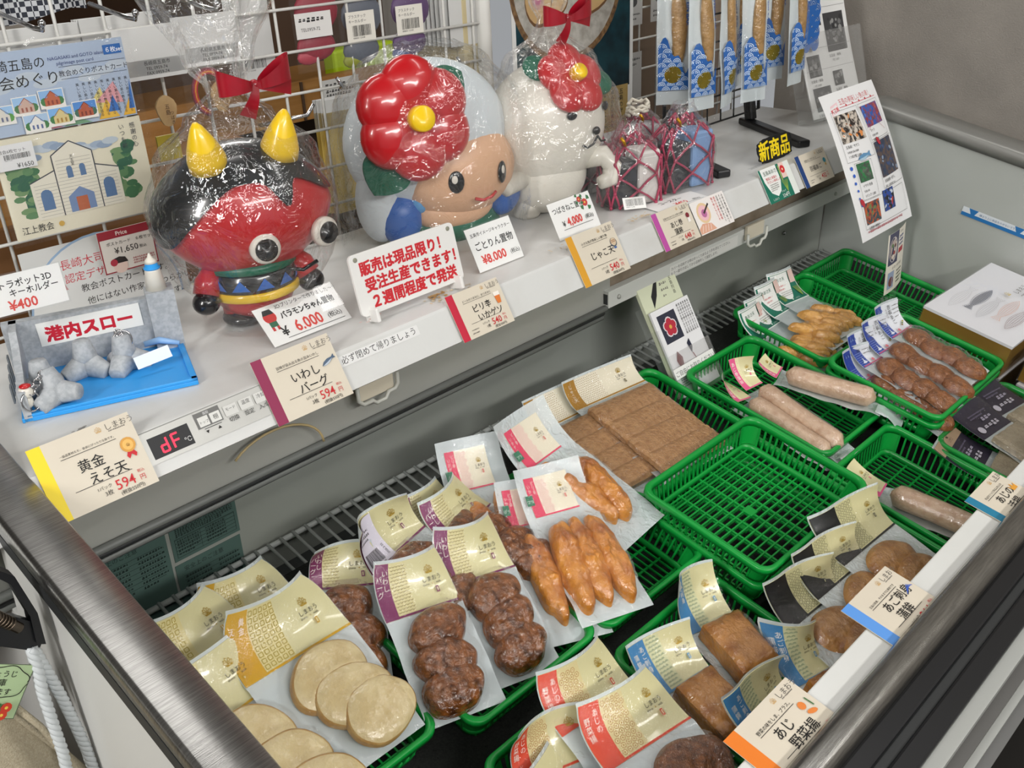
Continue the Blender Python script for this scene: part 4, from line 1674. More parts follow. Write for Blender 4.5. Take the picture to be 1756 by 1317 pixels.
def d8000(s, W, H):
    hand(s, '五島市イメージキャラクター', .007, .056, .0070, INK, .010, sx=.98)
    hand(s, 'ごとりん置物', .008, .034, .0150, INK, .014)
    hand(s, '¥8.000', .014, .010, .0200, MARKR, .028, sx=.95)
    hand(s, '(税込)', .076, .012, .0085, INK, .006)


def d4000(s, W, H):
    hand(s, 'つばきねこ置物', .006, .045, .0125, INK, .012, sx=.92)
    for a, b, r in ((.090, .048, .007), (.078, .056, .005)):
        s.disc(a, b, r, C('c8302c'), 10)
        s.disc(a, b, r * .3, C('e8c84a'), 6)
        for k in range(4):
            t = k * 1.57 + .6
            s.poly([(a + r * cos(t), b + r * sin(t)), (a + 2.1 * r * cos(t - .35), b + 2.1 * r * sin(t - .35)), (a + 2.3 * r * cos(t), b + 2.3 * r * sin(t)), (a + 2.1 * r * cos(t + .35), b + 2.1 * r * sin(t + .35))], C('2e6e3c'))
    hand(s, '¥', .020, .020, .013, INK, .012)
    hand(s, '4,000', .032, .019, .0190, MARKR, .03, sx=.9)
    hand(s, '(税込)', .078, .021, .0085, INK, .006)
    s.rect(.018, .014, .094, .0148, INK)


def st(x0, y0, y1, z0, z1):
    return mtx((x0, y0, z0), (1, 0, 0), (0, y1 - y0, z1 - z0))


stand_card(st(.621, 1.090, 1.1355, .9515, .992), .130, .062, d6000, 'handwritten 6,000 yen card leaning in front of the red and black figurine')
stand_card(st(.991, 1.072, 1.104, .9515, 1.014), .100, .071, d8000, 'handwritten 8,000 yen card in front of the flower hatted figurine')
stand_card(st(1.182, 1.073, 1.103, .9515, 1.008), .108, .065, d4000, 'handwritten 4,000 yen card with red flowers in front of the white cat figurine')
s = Sheet(None, .0006)
s.base(0, 0, .135, .050, C('ececea'), t=.0005)
hand(s, 'コースター', .030, .028, .013, INK, .012)
hand(s, '¥450', .055, .009, .016, MARKR, .02)
hand(s, '(税込)', .100, .010, .008, INK, .005)
s.rect(.05, .0065, .125, .0072, INK)
o = s.build('price_card', None, mtx((1.410, 1.032, .9512), (1, -.12, 0), (0.12, 1, .03)))
tag(o, 'handwritten 450 yen card lying flat before the red netted bundles', 'price card')

# white plate with red raised lettering on two feet
root = thing('notice_plate', 'white plate with three lines of red lettering standing on the shelf', 'sign', st(.746, 1.054, 1.076, .960, 1.053))
b = MB()
P = rrect(.196, .089, .008)
b.prism([(x + .098, y + .0465) for x, y in P], -.004, 0, M('white plastic plate', 'e6e5e2', .4))
pl = b.build('plate', root)
for x in (.011, .185):
    b = MB()
    b.lathe([(.0035, 0), (.0035, .0006), (.0016, .0008)], C('8d8d7d'), 12, T(x, .083, 0))
    b.build('plate_hole', pl)
s = Sheet(None, .0002)
for k, t in enumerate(('販売は現品限り！', '受注生産できます！', '２週間程度で発送')):
    z = .0212
    s.text(t, .014 + .003 * k, .060 - .0245 * k, z, RED, off=.045, sx=.97)
s.build('red_lettering', root)
for x in (.016, .178):
    b = MB()
    b.box((x - .003, -.0085, -.014), (x + .003, .012, .016), M('white plastic plate', 'e6e5e2', .4))
    b.bev = .002
    b.build('foot', root)

# yellow black sign
root = thing('new_item_sign', 'yellow characters on a black outlined sign in a clear holder above the green card', 'sign', mtx((1.785, 1.058, .953), (1, 0, 0), (0, .012, .05)))
s = Sheet(None, .001)
P = []
rr = random.Random(3)
for k in range(40):
    t = 2 * pi * k / 40
    r = 1 + rr.uniform(-.05, .05)
    P.append((.066 + .068 * r * (abs(cos(t)) ** .45) * (1 if cos(t) > 0 else -1), .024 + .025 * r * (abs(sin(t)) ** .5) * (1 if sin(t) > 0 else -1)))
s.add([(x, y, 0) for x, y in P] + [(x, y, .001) for x, y in P], [tuple(range(40))[::-1], tuple(range(40, 80))] + [(i, (i + 1) % 40, 40 + (i + 1) % 40, 40 + i) for i in range(40)], BLACK)
s.text('新商品', .003, .0085, .0425, C('f5d814'), off=.028, sx=.96)
s.build('sign_board', root)
b = MB()
b.box((-.03, -.002, -.050), (.13, -.0005, .0), ACRYL)
b.build('clear_base', root)

# curved fish poster hanging over the shelf front
def post_fn(x, y, h):
    # y runs down from 0 at the top
    t = y / .318
    a = radians(58) + radians(-16) * (2 * t - 1) * -1
    # integrate the bend
    n = 12
    py, pz = 1.0, 1.078
    for k in range(n):
        u = t * (k + .5) / n
        ang = radians(52 + 26 * u)
        py -= cos(ang) * .318 * t / n
        pz -= sin(ang) * .318 * t / n
    ang = radians(52 + 26 * t)
    q = (x - .115) / .115
    return Vector((1.898 + x + .0 * t, py - sin(ang) * h + .012 * (q * q) * sin(pi * min(1, t)), pz + cos(ang) * h))


s = Sheet(lambda x, y, h: post_fn(x, .318 - y, h), 0)
s.base(0, 0, .232, .318, C('e4e4e4'), C('d8d8d8'), t=.0005, nx=8, ny=18)
s.text('五島の美味しい魚の串！', .062, .288, .0150, C('c0343c'), sx=.85)
s.poly([(.022, .268), (.052, .276), (.056, .296), (.026, .290)], C('e8c8cc'))
s.text('新発売', .024, .273, .010, C('d0202c'), off=.02, rot=.15)
s.line(.058, .282, .215, .282, .0012, C('c0343c'), 8)
for k in range(5):
    s.disc(.085 + .028 * k, .2835, .003, C('c0343c'), 6)
rr = random.Random(9)


def photo(x0, y0, x1, y1, cols, n=26):
    s.rect(x0, y0, x1, y1, M('photo ' + cols[0] + cols[1], cols[0], .4, col2=cols[1], nscale=90, lo=.42, hi=.58), 4, 4)
    s.dh = 4e-6
    for k in range(n):
        a, b = rr.uniform(x0 + .006, x1 - .006), rr.uniform(y0 + .006, y1 - .006)
        s.disc(a, b, rr.uniform(.002, .005), C(rr.choice(cols)), 9, rr.uniform(.0015, .008), rr.uniform(0, 3))
    s.dh = 1.5e-5


for (x0, y0, x1, y1, cols, L) in ((.022, .205, .110, .268, ('2a221f', 'c9bfb2', '8a4a26', '3a3f48', 'd88a4a', 'e0d6cc'), ('五島産！サザエ', 'お刺身五島の新鮮', '1つ約7個 2,000')),
                                  (.130, .222, .208, .270, ('2d5aa8', '8a3a44', 'b0564e', '3d6fbf', '6a4a5a'), ('マトラ', '五島産の新鮮', '1枚 1,000')),
                                  (.128, .110, .215, .188, ('2c3a52', '5a4a44', '3a4f78', '6a5a50', '8a9ab0'), ('五島産鯛一夜干し', '開き・五島の朝どれの', '1枚 3,000')),
                                  (.040, .118, .088, .158, ('3b5a44', '2f7a46', '5a6a5a', '4a4f48'), ('イサキ 刺身', '五島の味', '1パック 1,000')),
                                  (.030, .030, .090, .075, ('3a4a4f', 'b5542a', '6a7a4a', '8a2f22', '2d3a44'), ('五島産の串焼き',)),
                                  (.110, .040, .160, .085, ('2a4a9a', '1d1d24', 'b03a3a', 'c8d0dc', '3a3a44'), ())):
    photo(x0, y0, x1, y1, cols)
    for k, t in enumerate(L):
        z = .0075 if k != 1 else .0055
        s.text(t, x0 + .004, y0 - .011 - .0105 * k, z, INK, sx=.9)
for (x0, y0, x1, y1) in ((.016, .165, .118, .276), (.124, .194, .214, .276), (.122, .088, .222, .190), (.034, .082, .096, .160), (.022, .022, .214, .080)):
    for (a, b, c, d) in ((x0, y0, x1, y0), (x1, y0, x1, y1), (x1, y1, x0, y1), (x0, y1, x0, y0)):
        s.line(a, b, c, d, .0006, C('4a4a4a'), 6)
s.line(.130, .215, .205, .270, .0008, C('b05058'), 6)
s.line(.130, .270, .205, .205, .0008, C('b05058'), 6)
fish(s, .052, .166, .050, C('5f8fb5'), C('a8c2d0'), .1)
for k in range(6):
    s.disc(.022 + .002 * (k % 2), .152 - .016 * k, .0045 - .0005 * k, C('2d5fc0'), 8)
for a, b in ((.150, .188), (.028, .078)):
    s.disc(a, b, .006, C('b02a38'), 9, .010, .5)
s.scrawl(.028, .012, .205, .020, C('b05058'), 1, .006, 4)
o = s.build('fish_poster')
tag(o, 'white curved sheet of fish photographs hanging over the right end of the shelf', 'poster')

# acrylic leaflet stand inside the freezer
X = mtx((1.412, .945, .612), (1, 0, 0), (0, .49, .87)) @ Matrix.Scale(1.17, 4)
root = thing('leaflet_stand', 'clear leaflet stand at the back wall holding white and pale green leaflets', 'leaflet stand', X)
b = MB()
for (a, q, w0, w1) in ((0, .16, -.002, 0), (0, .075, .026, .028)):
    b.box((-.055, 0, w0), (.055, q, w1), ACRYL)
b.box((-.055, -.002, -.002), (.055, 0, .028), ACRYL)
for x in (-.055, .053):
    b.prism([(x, 0), (x + .002, 0), (x + .002, .12), (x, .12)], -.002, .028, ACRYL)
b.build('clear_holder', root)
s = Sheet(None, .0290)
s.base(-.058, .036, .050, .053, C('e9e9e6'), t=.0004)
s.text('ご自由にお取りください', -.056, .0400, .0098, INK, sx=.98)
s.build('notice_strip', root)
s = Sheet(None, .022)
s.base(-.050, .004, .050, .150, C('e6e6e8'), t=.004)
s.rect(-.040, .092, .006, .140, C('2a2d3e'))
for k in range(5):
    t = 2 * pi * k / 5 + .3
    s.disc(-.017 + .009 * cos(t), .116 + .009 * sin(t), .0085, C('dcd3d6'), 10)
for k in range(5):
    t = 2 * pi * k / 5 + .3
    s.disc(-.017 + .008 * cos(t), .116 + .008 * sin(t), .0070, C('b5283c'), 10)
s.disc(-.017, .116, .0035, C('d8a84a'), 8)
for k in range(6):
    s.text('島の恵みを贈ります五島', .042 - .0058 * k, .145, .0045, INK, vert=True)
s.poly([(.004, .080), (.012, .086), (.014, .072), (.008, .062)], C('20243a'))
s.line(.010, .062, .014, .046, .0016, C('8a2a34'))
s.disc(.013, .044, .0035, C('c02a38'), 7)
s.poly([(-.034, .062), (-.026, .076), (-.018, .064), (-.022, .048), (-.030, .048)], C('6a2028'))
s.scrawl(-.042, .018, .004, .040, INK, 6, .003, 5)
logo(s, .030, .026, .75)
s.build('white_leaflet', root)
s = Sheet(None, .014)
s.base(-.050, .004, .050, .198, C('cfd4b8'), t=.006)
s.poly([(-.026, .152), (-.010, .170), (.002, .192), (-.008, .190), (-.024, .172)], C('17191c'))
s.text('五島列島', .030, .192, .0075, INK, vert=True)
s.scrawl(.004, .160, .022, .190, GREYINK, 3, .005, 2)
s.build('green_leaflet', root)
# little card on a post in the far basket
root = thing('product_card', 'small printed card with noodle bowl photo standing in the far corner basket', 'card', FM @ mtx((2.045, -.235, -.205), (1, .10, 0), (0, .25, 1)))
s = Sheet(lambda x, y, h: Vector((x + .0, y, h - 1.6 * (x - .045) ** 2)), 0)
s.base(-.006, .018, .102, .160, C('e6e0d2'), t=.0006, nx=8, ny=2)
s.rect(0, .085, .048, .160, C('4a4a62'), 6, 1)
s.disc(.022, .120, .020, C('d8d0c8'), 14, .030)
s.disc(.022, .120, .015, C('b9a8a0'), 12, .024)
for a, b, c in ((.016, .130, '5a7a4a'), (.026, .112, 'a04a44'), (.020, .104, 'e0d4c4'), (.030, .128, '6a4a44')):
    s.disc(a, b, .005, C(c), 7)
s.text('しまもん', .053, .150, .006, GREYINK)
s.scrawl(.052, .118, .082, .146, C('3a4a8a'), 3, .007, 2)
s.rect(.052, .102, .082, .114, C('b03a44'), 4, 1)
s.text('シマノネリモノ', .022, .072, .0088, INK)
s.scrawl(.050, .030, .084, .066, INK, 4, .005, 3)
s.rect(.004, .028, .034, .068, C('9aa6c0'), 4, 1)
s.disc(.020, .044, .012, C('7a4a4a'), 10)
s.build('printed_card', root)
b = MB()
b.box((.03, -.016, -.03), (.07, -.014, .012), ACRYL)
b.box((.03, -.016, -.003), (.07, .03, -.0015), ACRYL)
b.build('clear_foot', root)
# ------------------------------------------------------------------ wrapped figurines and goods on the shelf
PL_RED = M('glossy red plastic', 'b8141c', 0.28, coat=.5)
PL_BLK = M('glossy black plastic', '101114', 0.25, coat=.5)
PL_YEL = M('glossy yellow plastic', 'eec619', 0.3, coat=.4)
PL_WHT = M('ivory white plastic', 'dfdbd0', 0.35, coat=.3)
PL_BLU = M('blue plastic', '2c63b4', 0.35)
PL_GRN = M('dark green plastic', '0f6048', 0.35)
PL_SKN = M('skin tone plastic', 'd9ae8c', 0.4)
RIBBON = M('crimson satin ribbon', 'a00c22', 0.3, col2='8a0a1c', nscale=30, coat=.3)
BAG = film('cellophane', gloss=.30, body=.015, bscale=28, bump=1.0, rough=.035, bd=.011)


def bow(root, p, s=1.0, yaw=0.0):
    """tied ribbon with two loops, two tails and a knot"""
    X = T(*p) @ RZ(yaw)
    b = MB()
    for sg in (-1, 1):
        def loop(a, c, sg=sg):
            t = a * 2 * pi
            q = .5 * (1 - cos(t))
            x = sg * (.004 + .044 * q) * s
            z = (c - .5) * (.010 + .022 * q) * s + (.018 if sg > 0 else .008) * q * s
            return (x, (-.003 - .013 * sin(t)) * s, z)
        b.grid(loop, 20, 4, RIBBON, True)

        def tail(a, c, sg=sg):
            d = Vector((.95, 0, -.15)) if sg > 0 else Vector((-.40, 0, -.92))
            n_ = Vector((.15, 0, .95)) if sg > 0 else Vector((.92, 0, -.40))
            q = d * (.050 if sg > 0 else .040) * a + n_ * (c - .5) * (.008 + .014 * a)
            return (q.x * s, (-.006 - .004 * sin(4 * a)) * s, q.z * s)
        b.grid(tail, 8, 3, RIBBON, True)
    b.ball((0, 0, 0), (.007 * s, .007 * s, .007 * s), RIBBON, 12, 8)
    o = b.build('ribbon_bow', root)
    o.matrix_local = X
    return o


def cello(root, rad, zs, seed, cx=0.0, cy=0.0, flat=.8, neck=None, n=72, m=36, wr=.03):
    """gathered clear bag: rad(z) radius, zs (z0, z1), neck = z of the tie"""
    z0, z1 = zs
    b = MB()

    def f(a, c):
        t = 2 * pi * a
        z = z0 + (z1 - z0) * c
        r = rad(z)
        g = exp(-((z - neck) / .06) ** 2) if neck else 0
        w = 1 + wr * nz(cos(t) * 3 + seed, sin(t) * 3, z * 14) + (.10 * g + .015) * sin(t * 11 + seed + 3 * nz(z * 9, seed)) + .05 * (1 if neck and z > neck else 0) * sin(t * 7)
        return (cx + r * w * cos(t), cy + r * w * sin(t) * flat, z + .004 * nz(cos(t) * 4, sin(t) * 4, z * 20 + seed))
    b.grid(f, n, m, BAG, True, cu=True)
    return b.build('cellophane_bag', root)


def interp(tab):
    def f(z):
        for (a, ra), (b, rb) in zip(tab, tab[1:]):
            if z <= b:
                t = max(0, (z - a) / (b - a))
                t = t * t * (3 - 2 * t)
                return ra + (rb - ra) * t
        return tab[-1][1]
    return f


def part(b, name, root):
    return b.build(name, root)


# --- red figurine with black hair and two yellow horns
root = thing('wrapped_figurine', 'red figurine with black hair and two yellow horns in a ribbon tied clear bag', 'figurine', T(.665, 1.205, .950) @ RZ(-16) @ RX(0))


def big(d, p):
    # broad flat head, squarish
    k = 1 + .10 * (abs(d.x) ** 3) * (1 - abs(d.z))
    return Vector((p.x * k, p.y, p.z))


HC = (.008, 0, .162)
b = MB()
b.ball(HC, (.114, .088, .090), PL_RED, 40, 24, fn=big)
part(b, 'head', root)
b = MB()


def cap(a, c):
    t = 2 * pi * a
    # hair line dips to a peak at the brow and low at the sides
    d_ = ((t + pi / 2 + pi) % (2 * pi)) - pi            # turn away from the face
    lo = .42 - .62 * sstep(.15, 1.25, -d_) - .30 * sstep(.45, 1.3, d_) - .30 * exp(-((d_ - .36) / .15) ** 2)
    if abs(d_) > 1.7:
        lo = -.2
    el = lo * pi / 2 * .9 + (pi / 2 - lo * pi / 2 * .9) * c
    d = Vector((cos(el) * cos(t), cos(el) * sin(t), sin(el)))
    p = Vector((HC[0] + d.x * .119, HC[1] + d.y * .093, HC[2] + d.z * .096))
    k = 1 + .10 * (abs(d.x) ** 3) * (1 - abs(d.z))
    return (p.x * k, p.y, p.z)


b.grid(cap, 96, 16, PL_BLK, True, cu=True)
part(b, 'black_hair', root)
for x, y, r in ((-.035, -.035, -10), (.062, -.030, 12)):
    b = MB()
    b.lathe([(.026, -.004), (.0255, .010), (.021, .026), (.014, .042), (.008, .054), (.003, .060)], PL_YEL, 20, T(x, y, .238) @ RY(r) @ RX(12))
    part(b, 'horn', root)
for x in (.008, .098):
    b = MB()
    X = T(x, -.079 + (.020 if x > .05 else 0), .128) @ RZ(22 if x > .05 else 0) @ RX(90)
    b.lathe([(.021, 0), (.021, .008), (.017, .012), (.0, .0125)], PL_WHT, 22, X)
    b.lathe([(.0155, .012), (.0150, .0150), (.0, .0155)], PL_BLK, 20, X)
    part(b, 'eye', root)
b = MB()
b.tube([(.030, -.092, .098), (.052, -.096, .092), (.075, -.090, .098)], .0028, PL_BLK, 8)
part(b, 'mouth', root)
b = MB()
b.lathe([(.034, .012), (.052, .030), (.060, .052), (.062, .075), (.058, .085)], PL_RED, 28, T(.005, 0, 0))
b.lathe([(.0635, .058), (.0640, .062), (.0630, .082), (.058, .087)], PL_BLK, 28, T(.005, 0, 0))
for k in range(7):
    t = pi + k * pi / 6
    b.add([(.005 + .0655 * cos(t - .2), .0655 * sin(t - .2), .064), (.005 + .0655 * cos(t + .2), .0655 * sin(t + .2), .064), (.005 + .0650 * cos(t), .0650 * sin(t), .080)], [(0, 1, 2)], PL_BLU)
part(b, 'body', root)
b = MB()
b.lathe([(.058, .044), (.0655, .047), (.0655, .058), (.060, .060)], PL_YEL, 28, T(.005, 0, 0))
part(b, 'yellow_sash', root)
b = MB()
b.lathe([(.045, .084), (.066, .087), (.063, .098), (.045, .100)], PL_GRN, 28, T(.005, 0, 0))
part(b, 'green_collar', root)
for sg in (-1, 1):
    b = MB()
    b.tube([(.005 + sg * .052, -.012, .092), (.005 + sg * .068, -.020, .074), (.005 + sg * .074, -.026, .060)], [.014, .018, .018], PL_RED, 14)
    b.ball((.005 + sg * .076, -.028, .050), (.019, .019, .017), PL_BLK, 16, 10)
    part(b, 'arm', root)
    b = MB()
    b.tube([(.005 + sg * .026, 0, .034), (.005 + sg * .028, -.002, .012)], [.024, .022], PL_RED, 16)
    b.ball((.005 + sg * .028, -.008, .012), (.026, .030, .0125), PL_BLK, 18, 10)
    part(b, 'foot', root)
cello(root, interp([(.0, .082), (.04, .088), (.10, .118), (.17, .132), (.24, .108), (.29, .055), (.325, .020), (.36, .045), (.45, .088), (.50, .095)]), (.003, .48), 3, .010, 0, .88, .325)
bow(root, (.045, -.022, .328), 1.05, 6)

# --- figurine with a camellia hat
root = thing('wrapped_figurine', 'flower hatted figurine in a clear bag with red camellia and pale hood', 'figurine', T(1.085, 1.285, .950) @ RZ(-14))
b = MB()
b.ball((0, 0, .170), (.150, .085, .130), M('pale blue white hood', 'd3dce0', .35), 36, 22)
b.ball((-.105, -.012, .080), (.040, .040, .070), M('pale blue white hood', 'd3dce0', .35), 20, 14)
part(b, 'hood', root)
b = MB()
b.ball((.034, -.030, .116), (.112, .070, .084), PL_SKN, 32, 18)
part(b, 'face', root)
for x in (.000, .092):
    b = MB()
    y = -.030 - .070 * sqrt(max(0, 1 - ((x - .034) / .112) ** 2)) * .98
    X = T(x, y, .112) @ RZ(34 if x > .05 else -14) @ RX(90)
    b.ball((0, 0, .001), (.014, .019, .004), PL_BLK, 18, 8, X)
    b.ball((-.003, .005, .0042), (.0055, .0075, .0016), PL_WHT, 12, 6, X)
    part(b, 'eye', root)
b = MB()
b.tube([(.030, -.103, .080), (.045, -.104, .075), (.062, -.101, .077), (.074, -.097, .083)], .0028, PL_RED, 8)
part(b, 'mouth', root)
b = MB()
b.lathe([(.105, .0), (.108, .012), (.095, .045), (.070, .075)], PL_GRN, 30, T(.02, 0, 0) @ Matrix.Diagonal((1, .65, 1, 1)))
part(b, 'green_dress', root)
b = MB()
b.ball((.02, -.045, .050), (.075, .030, .032), PL_SKN, 26, 12)
part(b, 'neckline', root)
for sg, c in ((-1, (-.078, -.030, .052)), (1, (.125, -.020, .060))):
    b = MB()
    b.ball(c, (.040, .036, .046), PL_BLU, 22, 14)
    b.ball((c[0] + .030 * (1 if sg < 0 else -1), c[1] - .012, c[2] + .024), (.020, .020, .022), M('sky blue plastic', '5fa0d6', .35), 14, 8)
    part(b, 'blue_sleeve', root)
FX = T(-.060, -.080, .222) @ RZ(-4) @ RX(80)


def flower(root, X, R, n=6, t0=.3, name='camellia_flower', th=.030):
    for k in range(n):
        b = MB()
        t = t0 + 2 * pi * k / n
        b.ball((R * .52 * cos(t), R * .52 * sin(t), .002), (R * .56, R * .55, th * .85), PL_RED, 22, 12,
               X @ Matrix.Rotation(0, 4, 'Z'))
        b.build('petal', root)
    b = MB()
    b.lathe([(R * .22, .010), (R * .22, th + .010), (R * .19, th + .014), (0, th + .0145)], PL_YEL, 24, X)
    b.build('flower_centre', root)


for a, s_ in ((-2.2, 1.0), (.55, .8)):
    b = MB()

    def leaf(u, v, a=a, s_=s_):
        w = .042 * sin(pi * min(1, u * 1.02)) ** .7 * s_
        x = .050 + .085 * u * s_
        q = (v - .5) * 2 * w
        return FX @ Vector((x * cos(a) - q * sin(a), x * sin(a) + q * cos(a), -.006 - .010 * u * u + .003 * (v - .5) ** 2))
    b.grid(leaf, 12, 4, PL_GRN, True)
    b.grid(lambda u, v: leaf(u, 1 - v) - FX.to_3x3() @ Vector((0, 0, .004)), 12, 4, PL_GRN, True)
    part(b, 'leaf', root)
flower(root, FX, .092, 6, .5, th=.032)
cello(root, interp([(.0, .165), (.05, .178), (.15, .180), (.24, .160), (.30, .110), (.325, .055)]), (.003, .325), 8, 0, -.010, .72, None, wr=.05)

# --- white cat figurine with a camellia on its head
root = thing('wrapped_figurine', 'white cat figurine with red camellia on its head in a ribbon tied clear bag', 'figurine', T(1.305, 1.215, .950) @ RZ(-20))


def egg(d, p):
    return Vector((p.x + .03 * (p.z - .15), p.y, p.z))


b = MB()
b.ball((0, 0, .155), (.115, .082, .115), PL_WHT, 36, 24, fn=egg)
b.ball((-.005, 0, .070), (.082, .066, .072), PL_WHT, 28, 18)
part(b, 'body', root)
for sg in (-1, 1):
    b = MB()
    b.lathe([(.022, 0), (.026, .006), (.022, .030), (.018, .042)], PL_WHT, 18, T(-.004 + sg * .045, -.012, .0))
    part(b, 'leg', root)
    b = MB()
    pts_ = [(sg * .060, -.030, .095), (sg * .090, -.055, .100), (sg * .104, -.062, .080), (sg * .096, -.066, .058), (sg * .075, -.068, .055)] if sg > 0 else \
        [(sg * .060, -.030, .080), (sg * .105, -.045, .072), (sg * .128, -.050, .095), (sg * .118, -.050, .122), (sg * .098, -.045, .128)]
    b.tube(pts_, [.020, .019, .018, .017, .012], PL_WHT, 14)
    part(b, 'arm', root)
for x, sx in ((.012, 0), (.100, 30)):
    b = MB()
    y = -.080 * sqrt(max(.05, 1 - ((x - .002) / .115) ** 2))
    b.ball((0, 0, .001), (.011, .008, .003), PL_BLK, 16, 8, T(x, y, .186) @ RZ(sx + 8) @ RX(84))
    part(b, 'eye', root)
b = MB()
b.ball((.064, -.074, .152), (.0075, .005, .0075), PL_BLK, 14, 10)
part(b, 'nose', root)
b = MB()
b.tube([(.034, -.079, .131), (.042, -.080, .126), (.055, -.079, .131), (.064, -.078, .144)], .0020, PL_BLK, 8)
b.tube([(.064, -.078, .144), (.072, -.076, .133), (.082, -.073, .133)], .0020, PL_BLK, 8)
part(b, 'mouth', root)
FX = T(.030, -.045, .240) @ RZ(14) @ RX(55)
for a in (2.6, -.2):
    b = MB()
    b.ball((.066 * cos(a), .066 * sin(a), -.006), (.030, .024, .008), PL_GRN, 18, 8, FX)
    part(b, 'leaf', root)
flower(root, FX, .064, 5, .2, th=.020)
cello(root, interp([(.0, .105), (.05, .128), (.12, .138), (.20, .128), (.27, .085), (.315, .030), (.335, .018), (.37, .035), (.42, .050)]), (.003, .42), 5, .01, -.005, .78, .335)
bow(root, (.035, -.024, .338), 1.05, 10)

# --- little bundles tied up in red net
GN = 'red netted bundles in clear bags'
NET = M('red cotton cord', 'a8405a', 0.8)
DK = M('dark tin', '34363a', 0.4)


def bundle(X, label, cols, h=.115, w=.115, seed=1, string=None):
    root = thing('netted_bundle', label, 'netted bundle', X, GN)
    b = MB()
    b.box((-w / 2, -.026, .002), (w * .02, .026, h * .72), DK)
    b.bev = .004
    b.build('dark_tin', root)
    b = MB()
    b.box((w * .04, -.028, .002), (w / 2 - .002, .028, h * .86), C(cols))
    b.box((w * .04 + .003, -.0285, .004), (w / 2 - .005, .0285, h * .80), C(cols))
    b.bev = .006
    b.build('folded_towel', root)
    n = MB()
    N_, Z_ = 10, 5

    def pt(i, j, off=0.0):
        t = 2 * pi * (i + .5 * (j % 2)) / N_
        c = abs(cos(t)) ** .35 * (1 if cos(t) > 0 else -1)
        s_ = abs(sin(t)) ** .5 * (1 if sin(t) > 0 else -1)
        k = 1 if j < Z_ - 1 else .62
        return Vector(((w / 2 + .005) * c * k, .034 * s_ * k, .004 + h * .92 * j / (Z_ - 1)))
    for j in range(Z_ - 1):
        for i in range(N_):
            for q in (0, 1):
                i2 = i + q - (0 if j % 2 else 1) + (0 if j % 2 == 0 else 0)
                a, c = pt(i, j), pt(i2 if j % 2 == 0 else i + q, j + 1)
                mid = (a + c) / 2
                mid.z += .002
                n.tube([a, mid, c], .0022, NET, 6)
            n.ball(pt(i, j), .0036, NET, 8, 5)
    for k in range(5):
        t = k * 1.26
        n.tube([(.028 * cos(t), .018 * sin(t), h * .95), (.02 * cos(t + .6), .015 * sin(t + .6), h + .012), (.03 * cos(t + 1.2), .018 * sin(t + 1.2), h)], .0030, NET, 6)
    n.build('red_net', root)
    if string:
        s_ = MB()
        for k in range(7):
            t = k * .9
            s_.tube([(.03 * cos(t + q * .5) * (1 - .05 * k), .02 * sin(t + q * .5), h + .010 + .003 * k + .004 * sin(q * 2)) for q in range(7)], .0035, M('white cotton string', 'd9d3c4', .8), 6)
        s_.build('white_string', root)
    g = MB()
    g.tube([(-.03, -.020, h + .012), (-.026, -.024, h + .005), (-.022, -.022, h - .004)], .003, M('gold tie', 'c99a2c', .3, .8), 6)
    g.build('gold_tie', root)
    cello(root, interp([(.0, w * .60), (h * .5, w * .64), (h * .9, w * .52), (h * 1.12, w * .28), (h * 1.25, w * .20)]), (.001, h * 1.28), seed, 0, 0, .68, None, 44, 18, .08)
    return root


b1 = bundle(T(1.428, 1.118, .9508) @ RZ(-22), 'red netted bundle in front, with a bar code sticker on its bag', 'd7d4d0', .118, .105, 1)
s = Sheet()
s.base(0, 0, .046, .022, C('e9e9e6'), t=.0004)
barcode(s, .005, .006, .036, .013, 4)
o = s.build('barcode_sticker', b1)
o.matrix_local = T(-.040, -.052, .006) @ RX(60) @ RZ(-4)
bundle(T(1.572, 1.105, .9508) @ RZ(-14), 'red netted bundle at the right with a pale blue towel', '7fa0cc', .128, .118, 2)
bundle(T(1.420, 1.235, .9508) @ RZ(-10), 'red netted bundle at the back left beside the white cat figurine', 'cfcfcf', .120, .110, 3)
bundle(T(1.590, 1.225, .9508) @ RZ(10), 'red netted bundle at the back with white string coiled on top', 'c6c9cc', .118, .110, 4, True)

# --- harbour diorama with key rings
root = thing('harbour_diorama', 'blue and grey harbour tray with small lighthouse and red lettered sign', 'display tray', mtx((.304, 1.147, .9503), (.935, -.355, 0), (.355, .935, 0)))
GRYP = M('speckled grey print', 'b0b4b8', 0.6, col2='9ea3a8', nscale=160, lo=.4, hi=.6)
BLUP = M('sky blue print', '2f9ae6', 0.4)
DW, DD = .206, .150
b = MB()
b.box((0, 0, 0), (DW, DD, .006), BLUP)
b.box((.006, 0, .006), (DW, .008, .010), BLUP)
b.box((DW - .008, 0, .006), (DW, DD, .010), BLUP)
b.bev = .001
b.build('blue_tray', root)
b = MB()
b.box((-.006, DD - .012, 0), (DW - .034, DD + .002, .076), GRYP)
b.box((DW - .034, DD - .030, 0), (DW + .002, DD + .002, .088), GRYP)
b.build('grey_back_wall', root)
b = MB()
b.prism([(0, 0), (DD, 0), (DD, .076), (DD * .72, .076), (DD * .60, .062), (DD * .3, .046), (0, .040)], 0, .009, GRYP, mtx((.003, 0, 0), (0, 1, 0), (0, 0, 1)))
for k in range(4):
    b.box((-.0065, .035 + .022 * k, .012), (-.0045, .047 + .022 * k, .034 + .004 * k), C('6f757b'))
b.build('grey_side_wall', root)
b = MB()
b.lathe([(.0135, 0), (.0100, .026), (.0098, .028)], PL_WHT, 22, T(DW - .018, DD - .013, .088))
b.lathe([(.0105, .028), (.0108, .030), (.0085, .0305), (.0080, .036)], BLUP, 22, T(DW - .018, DD - .013, .088))
